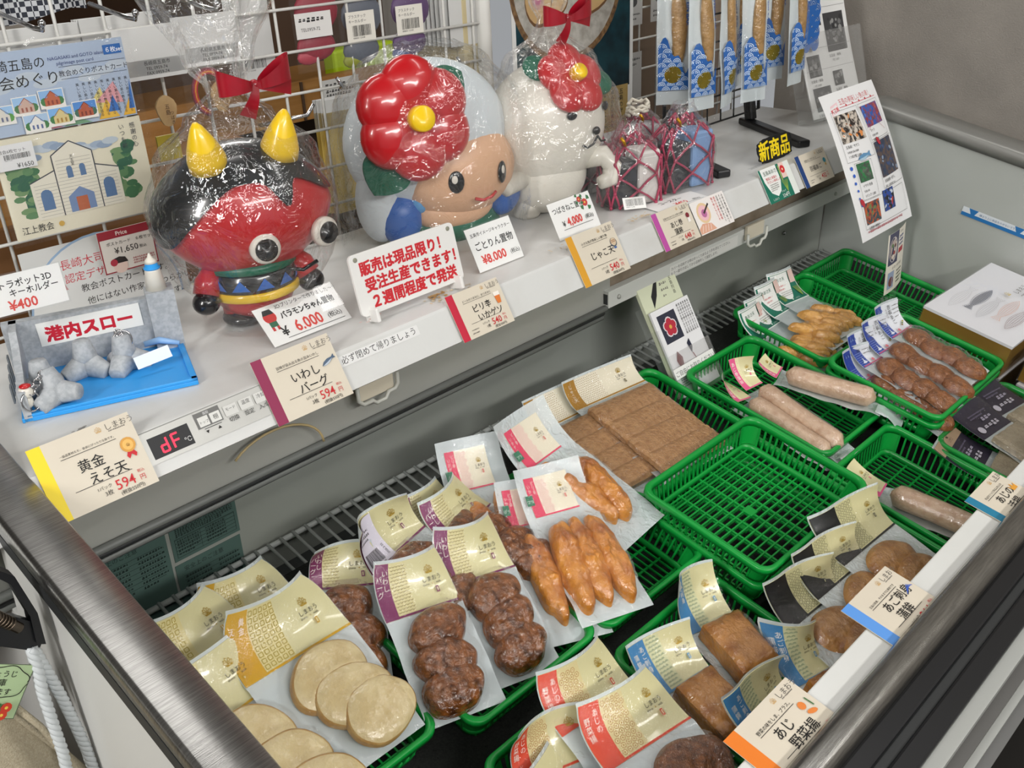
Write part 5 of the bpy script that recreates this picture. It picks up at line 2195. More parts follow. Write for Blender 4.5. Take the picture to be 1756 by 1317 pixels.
b.lathe([(.0085, .036), (.0070, .040), (.0030, .044), (.0012, .049)], PL_WHT, 22, T(DW - .018, DD - .013, .088))
b.build('lighthouse', root)
s = Sheet(None, 0)
s.base(0, 0, .128, .032, C('e6e7e4'), t=.001)
s.text('港内スロー', .008, .0065, .0220, C('c01830'), off=.055, sx=1.0)
o = s.build('red_lettered_sign', root)
o.matrix_local = mtx((.034, DD - .0135, .036), (1, 0, 0), (0, 0, 1))
o.matrix_local = mtx((.034, DD - .0135, .038), (1, 0, .02), (0, 0, 1))
b = MB()
b.tube([(DW - .050, DD - .036, .022), (DW - .03, DD - .034, .023), (DW - .006, DD - .045, .018)], [.004, .005, .003], M('clear blue strip', '8fb8e6', .3), 8)
b.build('pale_blue_bumper', root)

GT = 'grey tetrapod key rings in the tray'


def tetra(X, label, s=1.0, ring=None, card=False):
    root = thing('tetrapod_key_ring', label, 'key ring', X, GT)
    b = MB()
    b.ball((0, 0, 0), .013 * s, GRYP, 16, 10)
    for d in ((0, 0, 1), (.943, 0, -.333), (-.471, .816, -.333), (-.471, -.816, -.333)):
        d = Vector(d)
        b.tube([d * .002 * s, d * .012 * s, d * .030 * s, d * .0315 * s], [.0155 * s, .0145 * s, .0105 * s, .0095 * s], GRYP, 18)
    b.build('tetrapod', root)
    if ring:
        c = MB()
        for k in range(5):
            q = Vector(ring[0]).lerp(Vector(ring[1]), k / 4)
            c.tube([q + Vector((.0042 * cos(t), .002 * sin(t) * (k % 2), .0042 * sin(t) * (1 - .4 * (k % 2)))) for t in [2 * pi * j / 10 for j in range(10)]], .0011, CHROME, 6, closed=True)
        q = Vector(ring[1])
        c.tube([q + Vector((.011 * cos(t) + .004, .003 * sin(t) - .004, .012 * sin(t) - .010)) for t in [2 * pi * j / 20 for j in range(20)]], .0012, CHROME, 6, closed=True)
        c.build('chain_and_ring', root)
    if card:
        s_ = Sheet()
        s_.base(0, 0, .046, .016, C('dfe6f0'), t=.0005)
        o = s_.build('paper_tag', root)
        o.matrix_local = mtx((.012, -.038, -.004), (1, .25, .10), (-.1, .5, 1))
    return root


tz = .9565 + .0150
tetra(T(.352, 1.190, tz) @ RZ(40), 'tetrapod key ring at the back left of the tray against the grey side wall', 1.0)
tetra(T(.352, 1.150, tz + .002) @ RZ(190) @ RX(24), 'tetrapod key ring in front, tipped over with its chain and ring', .95, ((.008, .004, .026), (.030, .006, .012)))
tetra(T(.414, 1.205, tz) @ RZ(-60), 'tetrapod key ring in the middle standing upright under the red sign', 1.02)
tetra(T(.455, 1.180, tz) @ RZ(-22), 'tetrapod key ring at the right with a small loop on top and white paper tag', 1.02, ((0, 0, .033), (-.002, .001, .036)), True)
root = thing('cat_charm', 'tiny white cat charm with red flower by the tray side wall', 'charm', T(.318, 1.150, .9665) @ RZ(-20))
b = MB()
b.ball((0, 0, .020), (.009, .008, .0085), PL_WHT, 16, 10)
b.ball((0, 0, .007), (.006, .006, .008), PL_WHT, 14, 8)
b.build('body', root)
b = MB()
b.ball((.001, -.002, .0285), (.007, .006, .003), PL_RED, 12, 6)
b.build('red_flower', root)
# tag for the key rings
stand_card(mtx((.328, 1.222, 1.058), (1, -.14, 0), (0, .15, 1)), .088, .048, lambda s, W, H: (hand(s, 'テトラポット3D', .003, .032, .0110, INK, .012, sx=.92), hand(s, 'キーホルダー', .024, .021, .0105, INK, .012, sx=.92), hand(s, '¥400', .020, .004, .0170, MARKR, .02)),
           'handwritten 400 yen card in a clear sleeve above the harbour tray')

# --- black wire rack with hanging fish bars
root = thing('wire_display_rack', 'black wire rack on flat feet holding the blue patterned fish bars', 'rack', T(0, 0, 0))
BK = M('black coated wire', '141416', 0.4)


def foot_(p, q):
    b = MB()
    b.bar(p, q, .030, .016, BLACK)
    b.bev = .004
    b.build('foot', root)


foot_((1.785, 1.300, .9585), (1.672, 1.068, .9585))
foot_((2.105, 1.300, .9585), (1.975, 1.062, .9585))
for x0, y0 in ((1.772, 1.272), (2.092, 1.272)):
    b = MB()
    b.bar((x0, y0, .966), (x0 + .002, y0 + .012, 1.03), .022, .022, BLACK, (0, 1, 0))
    b.bev = .003
    b.build('post', root)
w_ = MB()
L0 = lambda x, z: Vector((x, 1.275 + .04 * (z - .95), z))
for x in (1.752, 2.130):
    w_.tube([L0(x, .985), L0(x, 1.46)], .0042, BK, 8)
for k in range(9):
    z = .985 + .059 * k
    w_.tube([L0(1.752, z), L0(2.130, z)], .0022, BK, 6)
for k in range(8):
    x = 1.752 + .054 * k
    w_.tube([L0(x, .985), L0(x, 1.46)], .0020, BK, 6)
w_.build('wire_panel', root)
for (x, z) in ((1.80, 1.40), (1.885, 1.40), (1.97, 1.40), (2.07, 1.42)):
    h_ = MB()
    h_.tube([L0(x, z), L0(x, z) + Vector((0, -.14, .004)), L0(x, z) + Vector((0, -.150, .014))], .0024, CHROME, 8)
    h_.build('hook', root)
GBAR = 'blue patterned fish bars hanging on the rack'
SEIG = C('1f62b0')
BARF = FOOD('dried fish stick', 'b08a55', '94703f', 70, 110, .5, coat=.6)


def bar_pouch(X, label, k=0, side=False):
    root = thing('fish_bar', label, 'snack pouch', X, GBAR)
    W, H = .072, .300
    fn = lambda x, y, h: Vector((x, y, h + .007 * sin(pi * max(0, min(1, y / H))) * (1 - (2 * x / W) ** 2) + .004 * nz(x * 25 + k, y * 12, k)))
    g = MB()
    g.grid(lambda a, c: fn((a - .5) * W, H * c, .0), 10, 24, BACKF, True)
    g.build('silver_back', root)
    b = MB()

    def stick(a, c):
        t = 2 * pi * a
        y = .075 + .165 * c
        r = .0165 * (sin(pi * min(1, c * 1.0)) ** .35 if 0 < c < 1 else 0.02) * (1 + .1 * nz(c * 5, k))
        return Vector((.006 + r * cos(t) + .003 * sin(c * 4 + k), y, .010 + r * .55 * sin(t)))
    b.grid(stick, 14, 16, BARF, True, cu=True)
    b.build('fish_stick', root)
    s = Sheet(lambda x, y, h: fn(x, y, h + .0065 + .012 * sin(pi * max(0, min(1, (y - .03) / .22))) * max(0, 1 - (2.6 * x / W) ** 2)), 0)
    s.up()
    prof = lambda x: .125 - .05 * sstep(-.02, .02, x) + .012 * sin(x * 200)
    s.grid(lambda a, c: s.fn((a - .5) * (W - .004), .030 + (prof((a - .5) * W) - .030) * c, s.h), 16, 12, SEIG, True)
    p = .0190
    j = 0
    y = .030
    s.up(.0003)
    while y < .13:
        x = -W / 2 + (p / 2 if j % 2 else 0)
        while x < W / 2 + .001:
            if y + p * .4 < prof(x) and abs(x) < W / 2 - .006:
                for r in (.46, .30, .15):
                    for a in range(6):
                        t0, t1 = pi * a / 6, pi * (a + 1) / 6
                        r1, r2 = p * r, p * (r - .08)
                        s.add([s.fn(x + r1 * cos(t0), y + r1 * sin(t0), s.h), s.fn(x + r1 * cos(t1), y + r1 * sin(t1), s.h), s.fn(x + r2 * cos(t1), y + r2 * sin(t1), s.h), s.fn(x + r2 * cos(t0), y + r2 * sin(t0), s.h)], [(0, 1, 2, 3)], C('c9dcee'))
            x += p
        y += p * .5
        j += 1
    s.cdisc(-.004, .062, .0175, M('gold foil seal', 'b9a233', .25, .8), 18)
    s.text('HIGH PROTEIN BAR', .0215, .268, .0125, C('1f5cae'), off=.03, rot=-pi / 2, sx=1.0)
    for q in range(4):
        s.scrawl(-.026, .262 - .014 * q, .0, .270 - .014 * q, C('4a78c0'), 1, .006, 3 + q)
    s.text('20.5g', .002, .215, .008, C('3a6cba'))
    s.build('printed_front', root)
    f = MB()
    f.grid(lambda a, c: fn((a - .5) * W * 1.04, -.022 + (H + .03) * c, .0085 + .012 * max(0, 1 - (2.6 * (a - .5)) ** 2) * sin(pi * c)), 10, 26, POUCH, True)
    f.build('clear_film', root)
    return root


zz = 1.058
first_bar = None
for k, (x, y, z, yaw, lb) in enumerate(((1.735, 1.245, zz + .008, -42, 'fish bar furthest left on the rack, turned edge on'),
                                        (1.760, 1.190, zz - .002, -12, 'second fish bar from the left on the rack'),
                                        (1.838, 1.180, zz - .006, 14, 'third fish bar from the left, in front of its neighbours'),
                                        (1.918, 1.165, zz - .008, -14, 'fish bar in the middle of the rack, hanging lowest with its whole seal in view'),
                                        (1.965, 1.235, zz + .010, 20, 'fish bar tucked behind the middle one'),
                                        (2.050, 1.205, zz + .012, -20, 'fish bar with a white slip in front of it'),
                                        (2.082, 1.160, zz + .002, 6, 'fish bar furthest right on the rack'))):
    bar_pouch(T(x, y, z) @ RZ(yaw) @ RX(90 - 3), lb, k)
# header card of the rack with the wave pattern
s = Sheet(None, 0)
s.base(0, 0, .105, .30, C('e8ebf0'), t=.0008)
s.rect(0, 0, .105, .10, SEIG)
s.text('BAR', .080, .215, .040, C('1f4fa0'), off=.05, rot=-pi / 2)
s.text('バー', .052, .190, .018, C('2f6cc0'), rot=-pi / 2)
pp_ = .034
s.up()
for j in range(9):
    for i in range(5):
        x, y = pp_ * (i + (.5 if j % 2 else 0)) - .01, .004 + pp_ * .36 * j
        if .012 < x < .093 and y < .085 + .03 * (1 - x / .1):
            s.disc(x, y, pp_ * .5, SEIG, 16)
            for r in (.44, .29, .14):
                for a in range(8):
                    t0, t1 = pi * a / 8, pi * (a + 1) / 8
                    r1, r2 = pp_ * r, pp_ * (r - .07)
                    s.add([s.fn(x + r1 * cos(t0), y + r1 * sin(t0), s.h), s.fn(x + r1 * cos(t1), y + r1 * sin(t1), s.h), s.fn(x + r2 * cos(t1), y + r2 * sin(t1), s.h), s.fn(x + r2 * cos(t0), y + r2 * sin(t0), s.h)], [(0, 1, 2, 3)], C('dbe6f2'))
o = s.build('display_board', None, mtx((2.108, 1.185, 1.128), (1, -.05, 0), (-.04, .05, 1)))
tag(o, 'white board with big blue wave pattern standing at the right of the fish bars', 'display board')
# acrylic leaflet holder at the far right of the shelf
root = thing('acrylic_holder', 'tall clear acrylic holder with grey printed price lists by the concrete wall', 'leaflet holder', mtx((2.150, 1.175, .952), (1, -.10, 0), (0, .28, 1)))
b = MB()
b.box((0, 0, -.002), (.235, .300, .0), ACRYL)
b.box((0, 0, .040), (.235, .200, .042), ACRYL)
b.box((0, -.002, -.03), (.235, .0, .042), ACRYL)
b.box((0, 0, 0), (.002, .20, .040), ACRYL)
b.box((.233, 0, 0), (.235, .20, .040), ACRYL)
b.build('clear_holder', root)
for q in range(3):
    s = Sheet(lambda x, y, h, q=q: Vector((x, y, h + .02 * (1 - y / .3) ** 2)), .010 + .004 * q)
    s.base(.010 + .004 * (2 - q), .006, .215 + .004 * (2 - q), .310, C('dcdcda'), t=.0005, nx=1, ny=10)
    if q == 2:
        s.dh = 6e-6
        for (x0, y0, x1, y1) in ((.03, .21, .11, .29), (.12, .15, .20, .24), (.03, .10, .08, .15), (.12, .07, .16, .105), (.03, .02, .10, .075)):
            s.rect(x0, y0, x1, y1, C('3a3a3c'), 1, 4)
            for k in range(30):
                s.disc(rr.uniform(x0 + .008, x1 - .008), rr.uniform(y0 + .008, y1 - .008), rr.uniform(.003, .008), C(rr.choice(('4a4a4c', '6a6a6a', '2a2a2c', '8a8a88'))), 7)
            s.text('五島産　鮮魚', x0, y0 - .012, .008, C('3c3c3c'))
            s.text('1枚 3,000', x0 + .01, y0 - .022, .007, C('5c5c5c'))
        for y in (.165, .255, .115):
            s.line(.02, y, .21, y, .0008, C('8a8a8a'), 1)
    s.build('price_list', root)
# ------------------------------------------------------------------ room shell
WALLM = M('grey concrete wallpaper', '9c968e', 0.75, col2='8b867f', nscale=7, lo=.3, hi=.7, bump=.25, bscale=260, detail=9)
b = MB()
b.box((2.62, -3.0, 0), (2.72, 1.52, 3.0), WALLM)
struct(b.build('wall_right'))
b = MB()
b.box((-3.0, -3.2, -.1), (5.0, 6.2, 0), M('dark shop floor', '2e2c2a', .5, col2='262422', nscale=3))
struct(b.build('floor'))
b = MB()
b.box((-3.0, 6.0, 0), (5.0, 6.2, 3.0), M('pale shop wall', 'a39b90', .8, col2='978f84', nscale=1.5))
struct(b.build('wall_back'))
b = MB()
b.box((-3.0, -3.2, 2.85), (5.0, 6.2, 3.0), M('ceiling board', '96948f', .8))
struct(b.build('ceiling'))
b = MB()
b.box((-3.1, -3.2, 0), (-3.0, 6.2, 3.0), M('pale shop wall', 'a39b90', .8))
struct(b.build('wall_left'))

# ------------------------------------------------------------------ white wire panel behind the shelf
GW_ = M('white powder coated wire', 'd5d4cf', .4)


def gy(x):
    return 1.52 - .07 * x


def gs(x, y):
    # how much further off the panel and its goods hang than first measured
    r = x / y
    return 1.52 / (1 + .07 * r) / (1.417 / (1 + .12 * r))


def gp(x, y, z):
    k = gs(x, y)
    return Vector((x * k, y * k, 1.5 - (1.5 - z) * k))


def go(x):
    return 1.417 - .12 * x


wp = thing('wire_grid_panel', 'white wire grid panel standing behind the shelf and the wrapped figurines', 'grid panel', T(0, 0, 0))
w_ = MB()
for k in range(17):
    x = 1.3406 - .0685 * k
    w_.tube([(x, gy(x), .80), (x, gy(x), 1.80)], .0026, GW_, 6)
for k in range(15):
    z = .930 + .067 * k
    w_.tube([(.22, gy(.22) - .004, z), (1.352, gy(1.352) - .004, z)], .0026, GW_, 6)
w_.build('wire_mesh', wp)
b = MB()
b.tube([(1.366, gy(1.366), .60), (1.366, gy(1.366), 1.85)], .0145, GW_, 16)
b.build('upright_tube', wp)
for (x, z) in ((.36, 1.383), (.475, 1.383), (.585, 1.383), (.69, 1.383)):
    b = MB()
    y = go(x)
    b.tube([gp(x, y, z), gp(x, y - .10, z - .012), gp(x + .004, y - .112, z - .014), gp(x + .003, y - .118, z - .006)], .0034, CHROME, 8)
    b.ball(gp(x + .003, y - .118, z - .006), .005, CHROME, 10, 6)
    b.build('chrome_hook', wp)
for (x, z, dx) in ((.935, 1.224, -.05), (1.155, 1.224, -.05), (.79, 1.19, .06)):
    b = MB()
    y = go(x)
    b.tube([gp(x, y, z), gp(x + dx * .6, y - .05, z + .012), gp(x + dx * .8, y - .06, z + .014), gp(x + dx, y - .062, z + .028)], .0032, CHROME, 8)
    b.build('chrome_hook', wp)
b = MB()
b.tube([gp(1.178, go(1.178) - .004, 1.20), gp(1.178, go(1.178) - .008, 1.17)], .003, CHROME, 8)
b.build('chrome_clip', wp)


def hang(y, x, z, yaw=-4.5):
    k = gs(x, y)
    p_ = gp(x, y, z)
    return T(*p_) @ RZ(yaw) @ RX(90) @ Matrix.Scale(k, 4)


def put(y, x, z, yaw=0.0):
    return T(x, y, z) @ RZ(yaw) @ RX(90)


# postcard set
SKY = C('a9b9cf')
root = thing('postcard_set', 'large postcard set of painted churches hanging at the left of the wire grid', 'postcard set', hang(1.275, .393, 1.127, -4) @ Matrix.Scale(.90, 4))


def church(s, x, y, k, wall, roof, bg, tree):
    s.rect(x, y, x + .030 * k, y + .022 * k, C('e9e6e0'))
    s.rect(x + .001 * k, y + .010 * k, x + .029 * k, y + .021 * k, C(bg))
    s.disc(x + .006 * k, y + .008 * k, .005 * k, C(tree), 8)
    s.disc(x + .024 * k, y + .008 * k, .005 * k, C(tree), 8)
    s.poly([(x + .006 * k, y + .003 * k), (x + .024 * k, y + .003 * k), (x + .024 * k, y + .011 * k), (x + .020 * k, y + .013 * k), (x + .0185 * k, y + .017 * k), (x + .015 * k, y + .020 * k), (x + .0115 * k, y + .017 * k), (x + .010 * k, y + .013 * k), (x + .006 * k, y + .011 * k)], C(wall))
    for q in (.009, .0138, .019):
        s.rect(x + q * k, y + .004 * k, x + (q + .0022) * k, y + .009 * k, C(roof))
    s.line(x + .006 * k, y + .011 * k, x + .015 * k, y + .020 * k, .0008 * k, C(roof))
    s.line(x + .024 * k, y + .011 * k, x + .015 * k, y + .020 * k, .0008 * k, C(roof))


s = Sheet(None, .004)
s.base(.010, .140, .205, .246, SKY, t=.003)
for k in range(9):
    s.disc(.03 + .02 * k, .20 + .006 * (k % 3), .016, C('b9c4cf'), 12, .006)
s.text('長崎五島の', .016, .222, .0165, INK, sx=.98)
s.text('教会めぐり', .012, .200, .0185, INK, sx=1.08)
s.text('教会めぐりポストカード', .110, .206, .0088, C('2a2d3a'))
s.text('NAGASAKI and GOTO island', .100, .228, .0062, C('2f3f78'))
s.text('pilgrimage post card', .110, .221, .0062, C('2f3f78'))
s.rect(.176, .226, .201, .2385, C('1d62ae'))
s.text('６枚set', .178, .229, .0078, C('e9eef5'), off=.015)
for (a, b_, c, d) in ((.112, .218, .203, .2185), (.112, .202, .203, .2025)):
    s.rect(a, b_, c, d, C('3a3d4a'))
rr = random.Random(12)
for (x0, y0, x1, y1, x2, y2, c) in ((.13, .150, .16, .185, .17, .150, 'd6c77a'), (.15, .165, .18, .19, .19, .16, 'd79aa0'), (.185, .142, .203, .175, .203, .142, 'e2ae32'),
                                    (.150, .142, .165, .168, .180, .142, 'e0b23a'), (.165, .150, .175, .172, .182, .150, '2f6cb8'), (.05, .141, .07, .150, .10, .141, 'c06a78'), (.195, .15, .203, .19, .203, .15, '2f6cb8'),
                                    (.10, .141, .12, .150, .14, .141, '6f9a78')):
    s.poly([(x0, y0), (x2, y2), (x1, y1)], C(c))
for k in range(9):
    s.text('美しい島の教会を巡る', .196 - .0085 * k, .195, .0047, C('33363f'), vert=True)
for (x, y, w, r, g, t) in ((.014, .158, 'd8d4ca', '6a6f8a', '9ac0e4', '5a9a4a'), (.047, .166, 'c9a99a', '9a5a4a', '9ac0e4', '4a7a4a'), (.082, .170, 'b9623f', '8a3a2a', '8ab4e0', '3f7a44'),
                           (.055, .142, 'e6e4de', '5a6a9a', 'a9c4e0', '3f7a44'), (.088, .1455, 'd6c48a', 'a9803a', '7ab0e6', '3f7a44'), (.122, .149, 'b0563a', '7a2f24', '4f8ad0', '3f6a5a')):
    church(s, x - .006, y - .002, 1.12, w, r, g, t)
s.build('sky_blue_header', root)
s = Sheet(None, .006)
s.base(.002, .0, .206, .138, C('dcd6c0'), t=.004)
s.dh = 1.2e-5
for k in range(70):
    a = rr.choice((-1, 1))
    s.disc(.100 + a * rr.uniform(.054, .082), .028 + rr.uniform(0, .075), rr.uniform(.006, .012), C(rr.choice(('3f6f4a', '5a8258', '2f5f48', '6f8f62'))), 9, rr.uniform(.004, .010))
for k in range(14):
    s.disc(.04 + .009 * k, .112 + rr.uniform(-.006, .010), .012, C(rr.choice(('9aaabf', 'b4bfc9', '8a9cb4'))), 10, .005)
WC = C('ddd8c8')
s.poly([(.036, .022), (.160, .022), (.160, .074), (.128, .084), (.128, .104), (.100, .122), (.072, .106), (.072, .086), (.036, .074)], WC)
for (a, b_, c, d) in ((.036, .074, .072, .086), (.072, .106, .100, .122), (.100, .122, .128, .104), (.128, .084, .160, .074), (.072, .086, .072, .106), (.128, .084, .128, .104), (.072, .022, .072, .086), (.128, .022, .128, .084)):
    s.line(a, b_, c, d, .0016, C('3c4048'))
for k in range(16):
    y = .026 + .0048 * k
    s.line(.040 if y < .07 else .076, y, .156 if y < .07 else .124, y, .0004, C('8a8880'))
for (x, y, w, h, c) in ((.046, .034, .016, .026, '55739a'), (.134, .034, .016, .026, '55739a'), (.088, .072, .008, .016, '55739a'), (.106, .072, .008, .016, '55739a')):
    s.rect(x, y, x + w, y + h * .8, C(c))
    s.disc(x + w / 2, y + h * .8, w / 2, C(c), 12)
s.poly([(.082, .024), (.118, .024), (.118, .046), (.100, .058), (.082, .046)], C('6f86ac'))
s.rect(.092, .024, .108, .044, C('b0603f'))
s.text('天主堂', .096, .104, .0050, INK, vert=True)
s.text('江上教会', .010, .008, .0120, C('2a2a28'), sx=.9)
s.disc(.064, .012, .004, C('c9a24a'), 8)
s.text('感謝の心', .188, .132, .0085, C('3a3f4a'), vert=True)
s.text('いつも祈', .172, .132, .0085, C('3a3f4a'), vert=True)
s.build('church_postcard', root)
s = Sheet(None, .011)
s.base(-.004, .098, .052, .132, C('dedede'), t=.0005)
s.text('教会6枚セット', .006, .121, .0056, INK)
barcode(s, .012, .112, .034, .007, 6)
s.text('¥1650', .026, .100, .0085, INK)
s.build('price_sticker', root)
f = MB()
f.grid(lambda a, c: (-.006 + .220 * a, -.006 + .270 * c, .0135 + .002 * nz(a * 5, c * 6)), 10, 10, CLEAR, True)
f.build('clear_bag', root)
# information board below it and the red framed tag
s = Sheet(None, 0)
s.base(0, 0, .215, .130, C('c9cac8'), t=.0006)
s.cdisc(.100, .030, .105, C('8ea8c4'), 40, 1)
s.cdisc(.100, .030, .102, C('d2d3d1'), 40, 1)
s.base(-.002, -.05, .217, .001, C('d2d3d1'), t=.0006)
s.text('長崎大司教区', .046, .096, .0150, C('c0343f'))
s.text('認定デザインの', .048, .077, .0140, C('c0343f'))
s.text('教会ポストカードです。', .066, .060, .0118, INK)
s.text('他にはない作家のやわらかい', .070, .041, .0116, INK)
s.text('タッチで描かれています。', .074, .022, .0116, INK)
s.text('島のお土産として', .072, .002, .0120, C('3d6aa8'))
s.poly([(.012, .068), (.050, .068), (.042, .090), (.030, .104), (.020, .090)], C('b98a8a'))
s.poly([(.026, .068), (.040, .068), (.040, .086), (.026, .086)], C('c9b08a'))
o = s.build('information_board', None, hang(1.300, .398, .972, -4))
tag(o, 'printed information board with blue arc and red heading behind the harbour tray', 'board')
s = Sheet(None, 0)
s.base(0, 0, .074, .058, C('d5cfc6'), t=.001)
s.frame(0, 0, .074, .058, .0016, C('8f2430'))
s.rect(0, .0465, .074, .058, C('8f2430'))
s.text('Price', .024, .0495, .0078, C('dcd0c8'), off=.015)
s.text('ポストカード　６枚セット', .009, .0375, .0056, INK)
s.text('¥1,650', .018, .0250, .0118, INK)
s.text('税込', .052, .0260, .0050, INK)
s.disc(.022, .008, .010, C('d9c0b4'), 16)
s.poly([(.011, .012), (.033, .012), (.030, .019), (.022, .021), (.014, .019)], C('2a2322'))
s.disc(.014, .014, .005, C('a83040'), 10)
s.scrawl(.040, .006, .070, .016, C('b06a6a'), 3, .003, 3)
o = s.build('price_tag', None, hang(1.262, .488, 1.056, -4))
tag(o, 'red framed printed price tag of 1,650 yen in front of the information board', 'price tag')

# small goods hanging on the grid
WOOD = M('burnt wood disc', 'c9a877', .6, col2='b3905e', nscale=20)
for k, (x, z, sd, lb) in enumerate(((.668, 1.212, 1, 'hanging bag with a wooden charm and red cord under a white paper header'), (.588, 1.205, 2, 'hanging bag with an oval wooden charm between the postcard set and a red corded charm'))):
    root = thing('charm_pack', lb, 'charm pack', hang(go(x) - .035, x, z))
    s = Sheet(None, .003)
    s.base(0, .085, .094, .146, C('dcdcda'), t=.0008)
    s.base(.008, .080, .092, .105, C('e6e6e4'), t=.0006)
    s.text('長崎県五島市', .034, .098, .0062, INK)
    s.text('TEL 0959-74', .036, .0915, .0058, INK)
    s.text('FAX 0959-74', .036, .0855, .0058, INK)
    s.build('paper_header', root)
    b = MB()
    P = [(.052 + .014 * cos(t) * (1 + .12 * sin(3 * t)), .036 + .021 * sin(t)) for t in [2 * pi * q / 18 for q in range(18)]]
    b.prism(P, .002, .006, WOOD)
    b.build('wooden_charm', root)
    s = Sheet(None, .0065)
    s.text('五島', .049, .046, .0075, C('5a3a1e'), vert=True)
    s.text('つばき', .055, .036, .0060, C('5a3a1e'), vert=True)
    s.build('burnt_lettering', root)
    if k == 0:
        b = MB()
        for q, c in enumerate(('b02a34', 'd88a2a', 'b02a34', '7a2a3a')):
            b.tube([(.038 + (.020 + .002 * q) * cos(t), .044 + (.026 + .002 * q) * sin(t), .003) for t in [.3 + 4.2 * j / 14 for j in range(15)]], .0018, C(c), 6)
        b.build('twisted_cord', root)
    else:
        s = Sheet(None, .004)
        s.base(.030, -.030, .062, .004, C('b8a42c'), t=.004)
        s.build('yellow_slip', root)
    f = MB()
    f.grid(lambda a, c: (-.002 + .098 * a, -.02 + .17 * c, .009 + .004 * nz(a * 4 + sd, c * 5)), 8, 10, CLEAR, True)
    f.build('clear_bag', root)
GC_ = 'blank white cards hanging behind the grid'
for k, (x, z, w, h, lb) in enumerate(((.330, 1.312, .115, .046, 'stack of white cards hanging on the leftmost chrome hook'), (.445, 1.315, .120, .046, 'stack of white cards hanging on the second chrome hook'),
                                      (.565, 1.318, .10, .046, 'stack of white cards hanging on the third chrome hook'), (.775, 1.235, .060, .135, 'tall clear bag with bar code behind the ribbon of the red figurine'))):
    root = thing('card_stack', lb, 'card stack', hang(go(x) + .02, x, z), GC_)
    for q in range(4):
        s = Sheet(None, .003 * q)
        s.base(.002 * q, .002 * (q % 2), w + .002 * q, h, C(('cfcfcd', 'd6d6d4', 'dadad8', 'c9c9c7')[q]), t=.0012)
        if q == 3 and k == 3:
            barcode(s, .010, .035, .040, .016, 3)
        s.build('card', root)
GK_ = 'key charms in bags with bar code tags'
for k, (x, z, c1, c2, lb) in enumerate(((.868, 1.300, '8a2434', 'a83848', 'dark red charm bag with a white printed tag at the top of the grid'), (.945, 1.285, '5a5f6a', '8a8f2a', 'charm bag with square bar code tag left of another alike'),
                                        (1.035, 1.285, '5a3f6a', '2f4a8a', 'charm bag with square bar code tag beside the white packets'))):
    root = thing('charm_bag', lb, 'charm bag', hang(go(x) - .02 + .03, x, z), GK_)
    b = MB()
    b.ball((.038, -.010, .006), (.034, .022, .008), C(c1), 16, 8)
    b.ball((.045, .040, .006), (.038, .032, .008), C(c1), 16, 8)
    b.ball((.022, -.024, .006), (.020, .012, .006), C(c2), 12, 6)
    b.build('charm', root)
    s = Sheet(None, .018)
    if k == 0:
        s.base(.0, .004, .062, .040, C('d5d3d0'), t=.0005)
        s.scrawl(.006, .025, .054, .036, INK, 1, .008, 4)
        s.text('TEL0959-72', .008, .014, .0068, INK)
    else:
        s.base(.008, .004, .060, .048, C('dad6cc'), t=.0005)
        s.text('プラスチック', .012, .039, .0055, INK)
        s.text('キーホルダー', .012, .032, .0055, INK)
        barcode(s, .018, .012, .034, .016, k)
    s.build('paper_tag', root)
    f = MB()
    f.grid(lambda a, c: (-.004 + .088 * a, -.045 + .13 * c, .0155 - .0 + .003 * nz(a * 5 + k, c * 6)), 8, 10, CLEAR, True)
    f.build('clear_bag', root)
root = thing('packet_stack', 'sheaf of white paper packets hanging by the white upright tube', 'packets', hang(go(1.13) + .03, 1.118, 1.262))
for q in range(7):
    s = Sheet(None, .004 * q)
    s.base(.008 * q * .8, .0 - .001 * q, .075 + .006 * q, .12, C(('c6c6c4', 'd2d2d0', 'bcbcba')[q % 3]), t=.001)
    s.build('paper_packet', root)
GY = 'yellow envelopes under white cards behind the grid'
for k, (x, z, w, lb) in enumerate(((.905, 1.020, .095, 'pale yellow envelopes with white card top right of the red figurine'), (1.005, 1.010, .075, 'pale yellow envelopes half hidden by the flower hatted figurine'))):
    root = thing('envelope_stack', lb, 'envelopes', hang(go(x) + .035, x, z), GY)
    for q in range(4):
        s = Sheet(None, .005 * q)
        s.base(.004 * q, 0, w + .004 * q, .165, C(('c9ab52', 'd8bc66', 'c2a24a', 'dcc270')[q]), t=.002)
        s.base(.004 * q, .138, w + .004 * q, .185, C('d4d4d2'), t=.0025)
        s.build('envelope', root)

# poster of sliced fish cake hanging beyond the upright
s = Sheet(None, 0)
s.base(0, 0, .340, .42, C('e2e2e0'), t=.0008)
s.rect(.010, .105, .330, .415, M('teal sea photo', '16404a', .35, col2='0b2029', nscale=22, lo=.35, hi=.65))
s.dh = 8e-6
# round wooden tray seen from above, cut off by the frame
s.disc(.150, .330, .155, M('bark rim', '5a4028', .7, col2='8a6a44', nscale=90), 40)
s.disc(.150, .332, .145, M('salt white tray', 'b8b4ac', .6, col2='9a958c', nscale=60), 40)
for (x, y, r, q, a) in ((.070, .300, .034, .046, .1), (.125, .285, .026, .016, .6), (.230, .300, .055, .030, .5), (.270, .340, .030, .020, .2), (.180, .345, .040, .020, -.3)):
    s.disc(x, y - .004, r * 1.05, C('6a4a2c'), 18, q * 1.05, a)
    s.disc(x, y, r, C('c2a070'), 18, q, a)
s.disc(.068, .306, .018, C('b88a80'), 14, .026, .1)
s.disc(.068, .308, .012, C('b0507a'), 12, .019, .1)
s.disc(.069, .306, .006, C('c9a58a'), 10, .010, .1)
s.rect(.165, .016, .325, .108, M('gold washi band', 'b59a5e', .6, col2='a58a50', nscale=40))
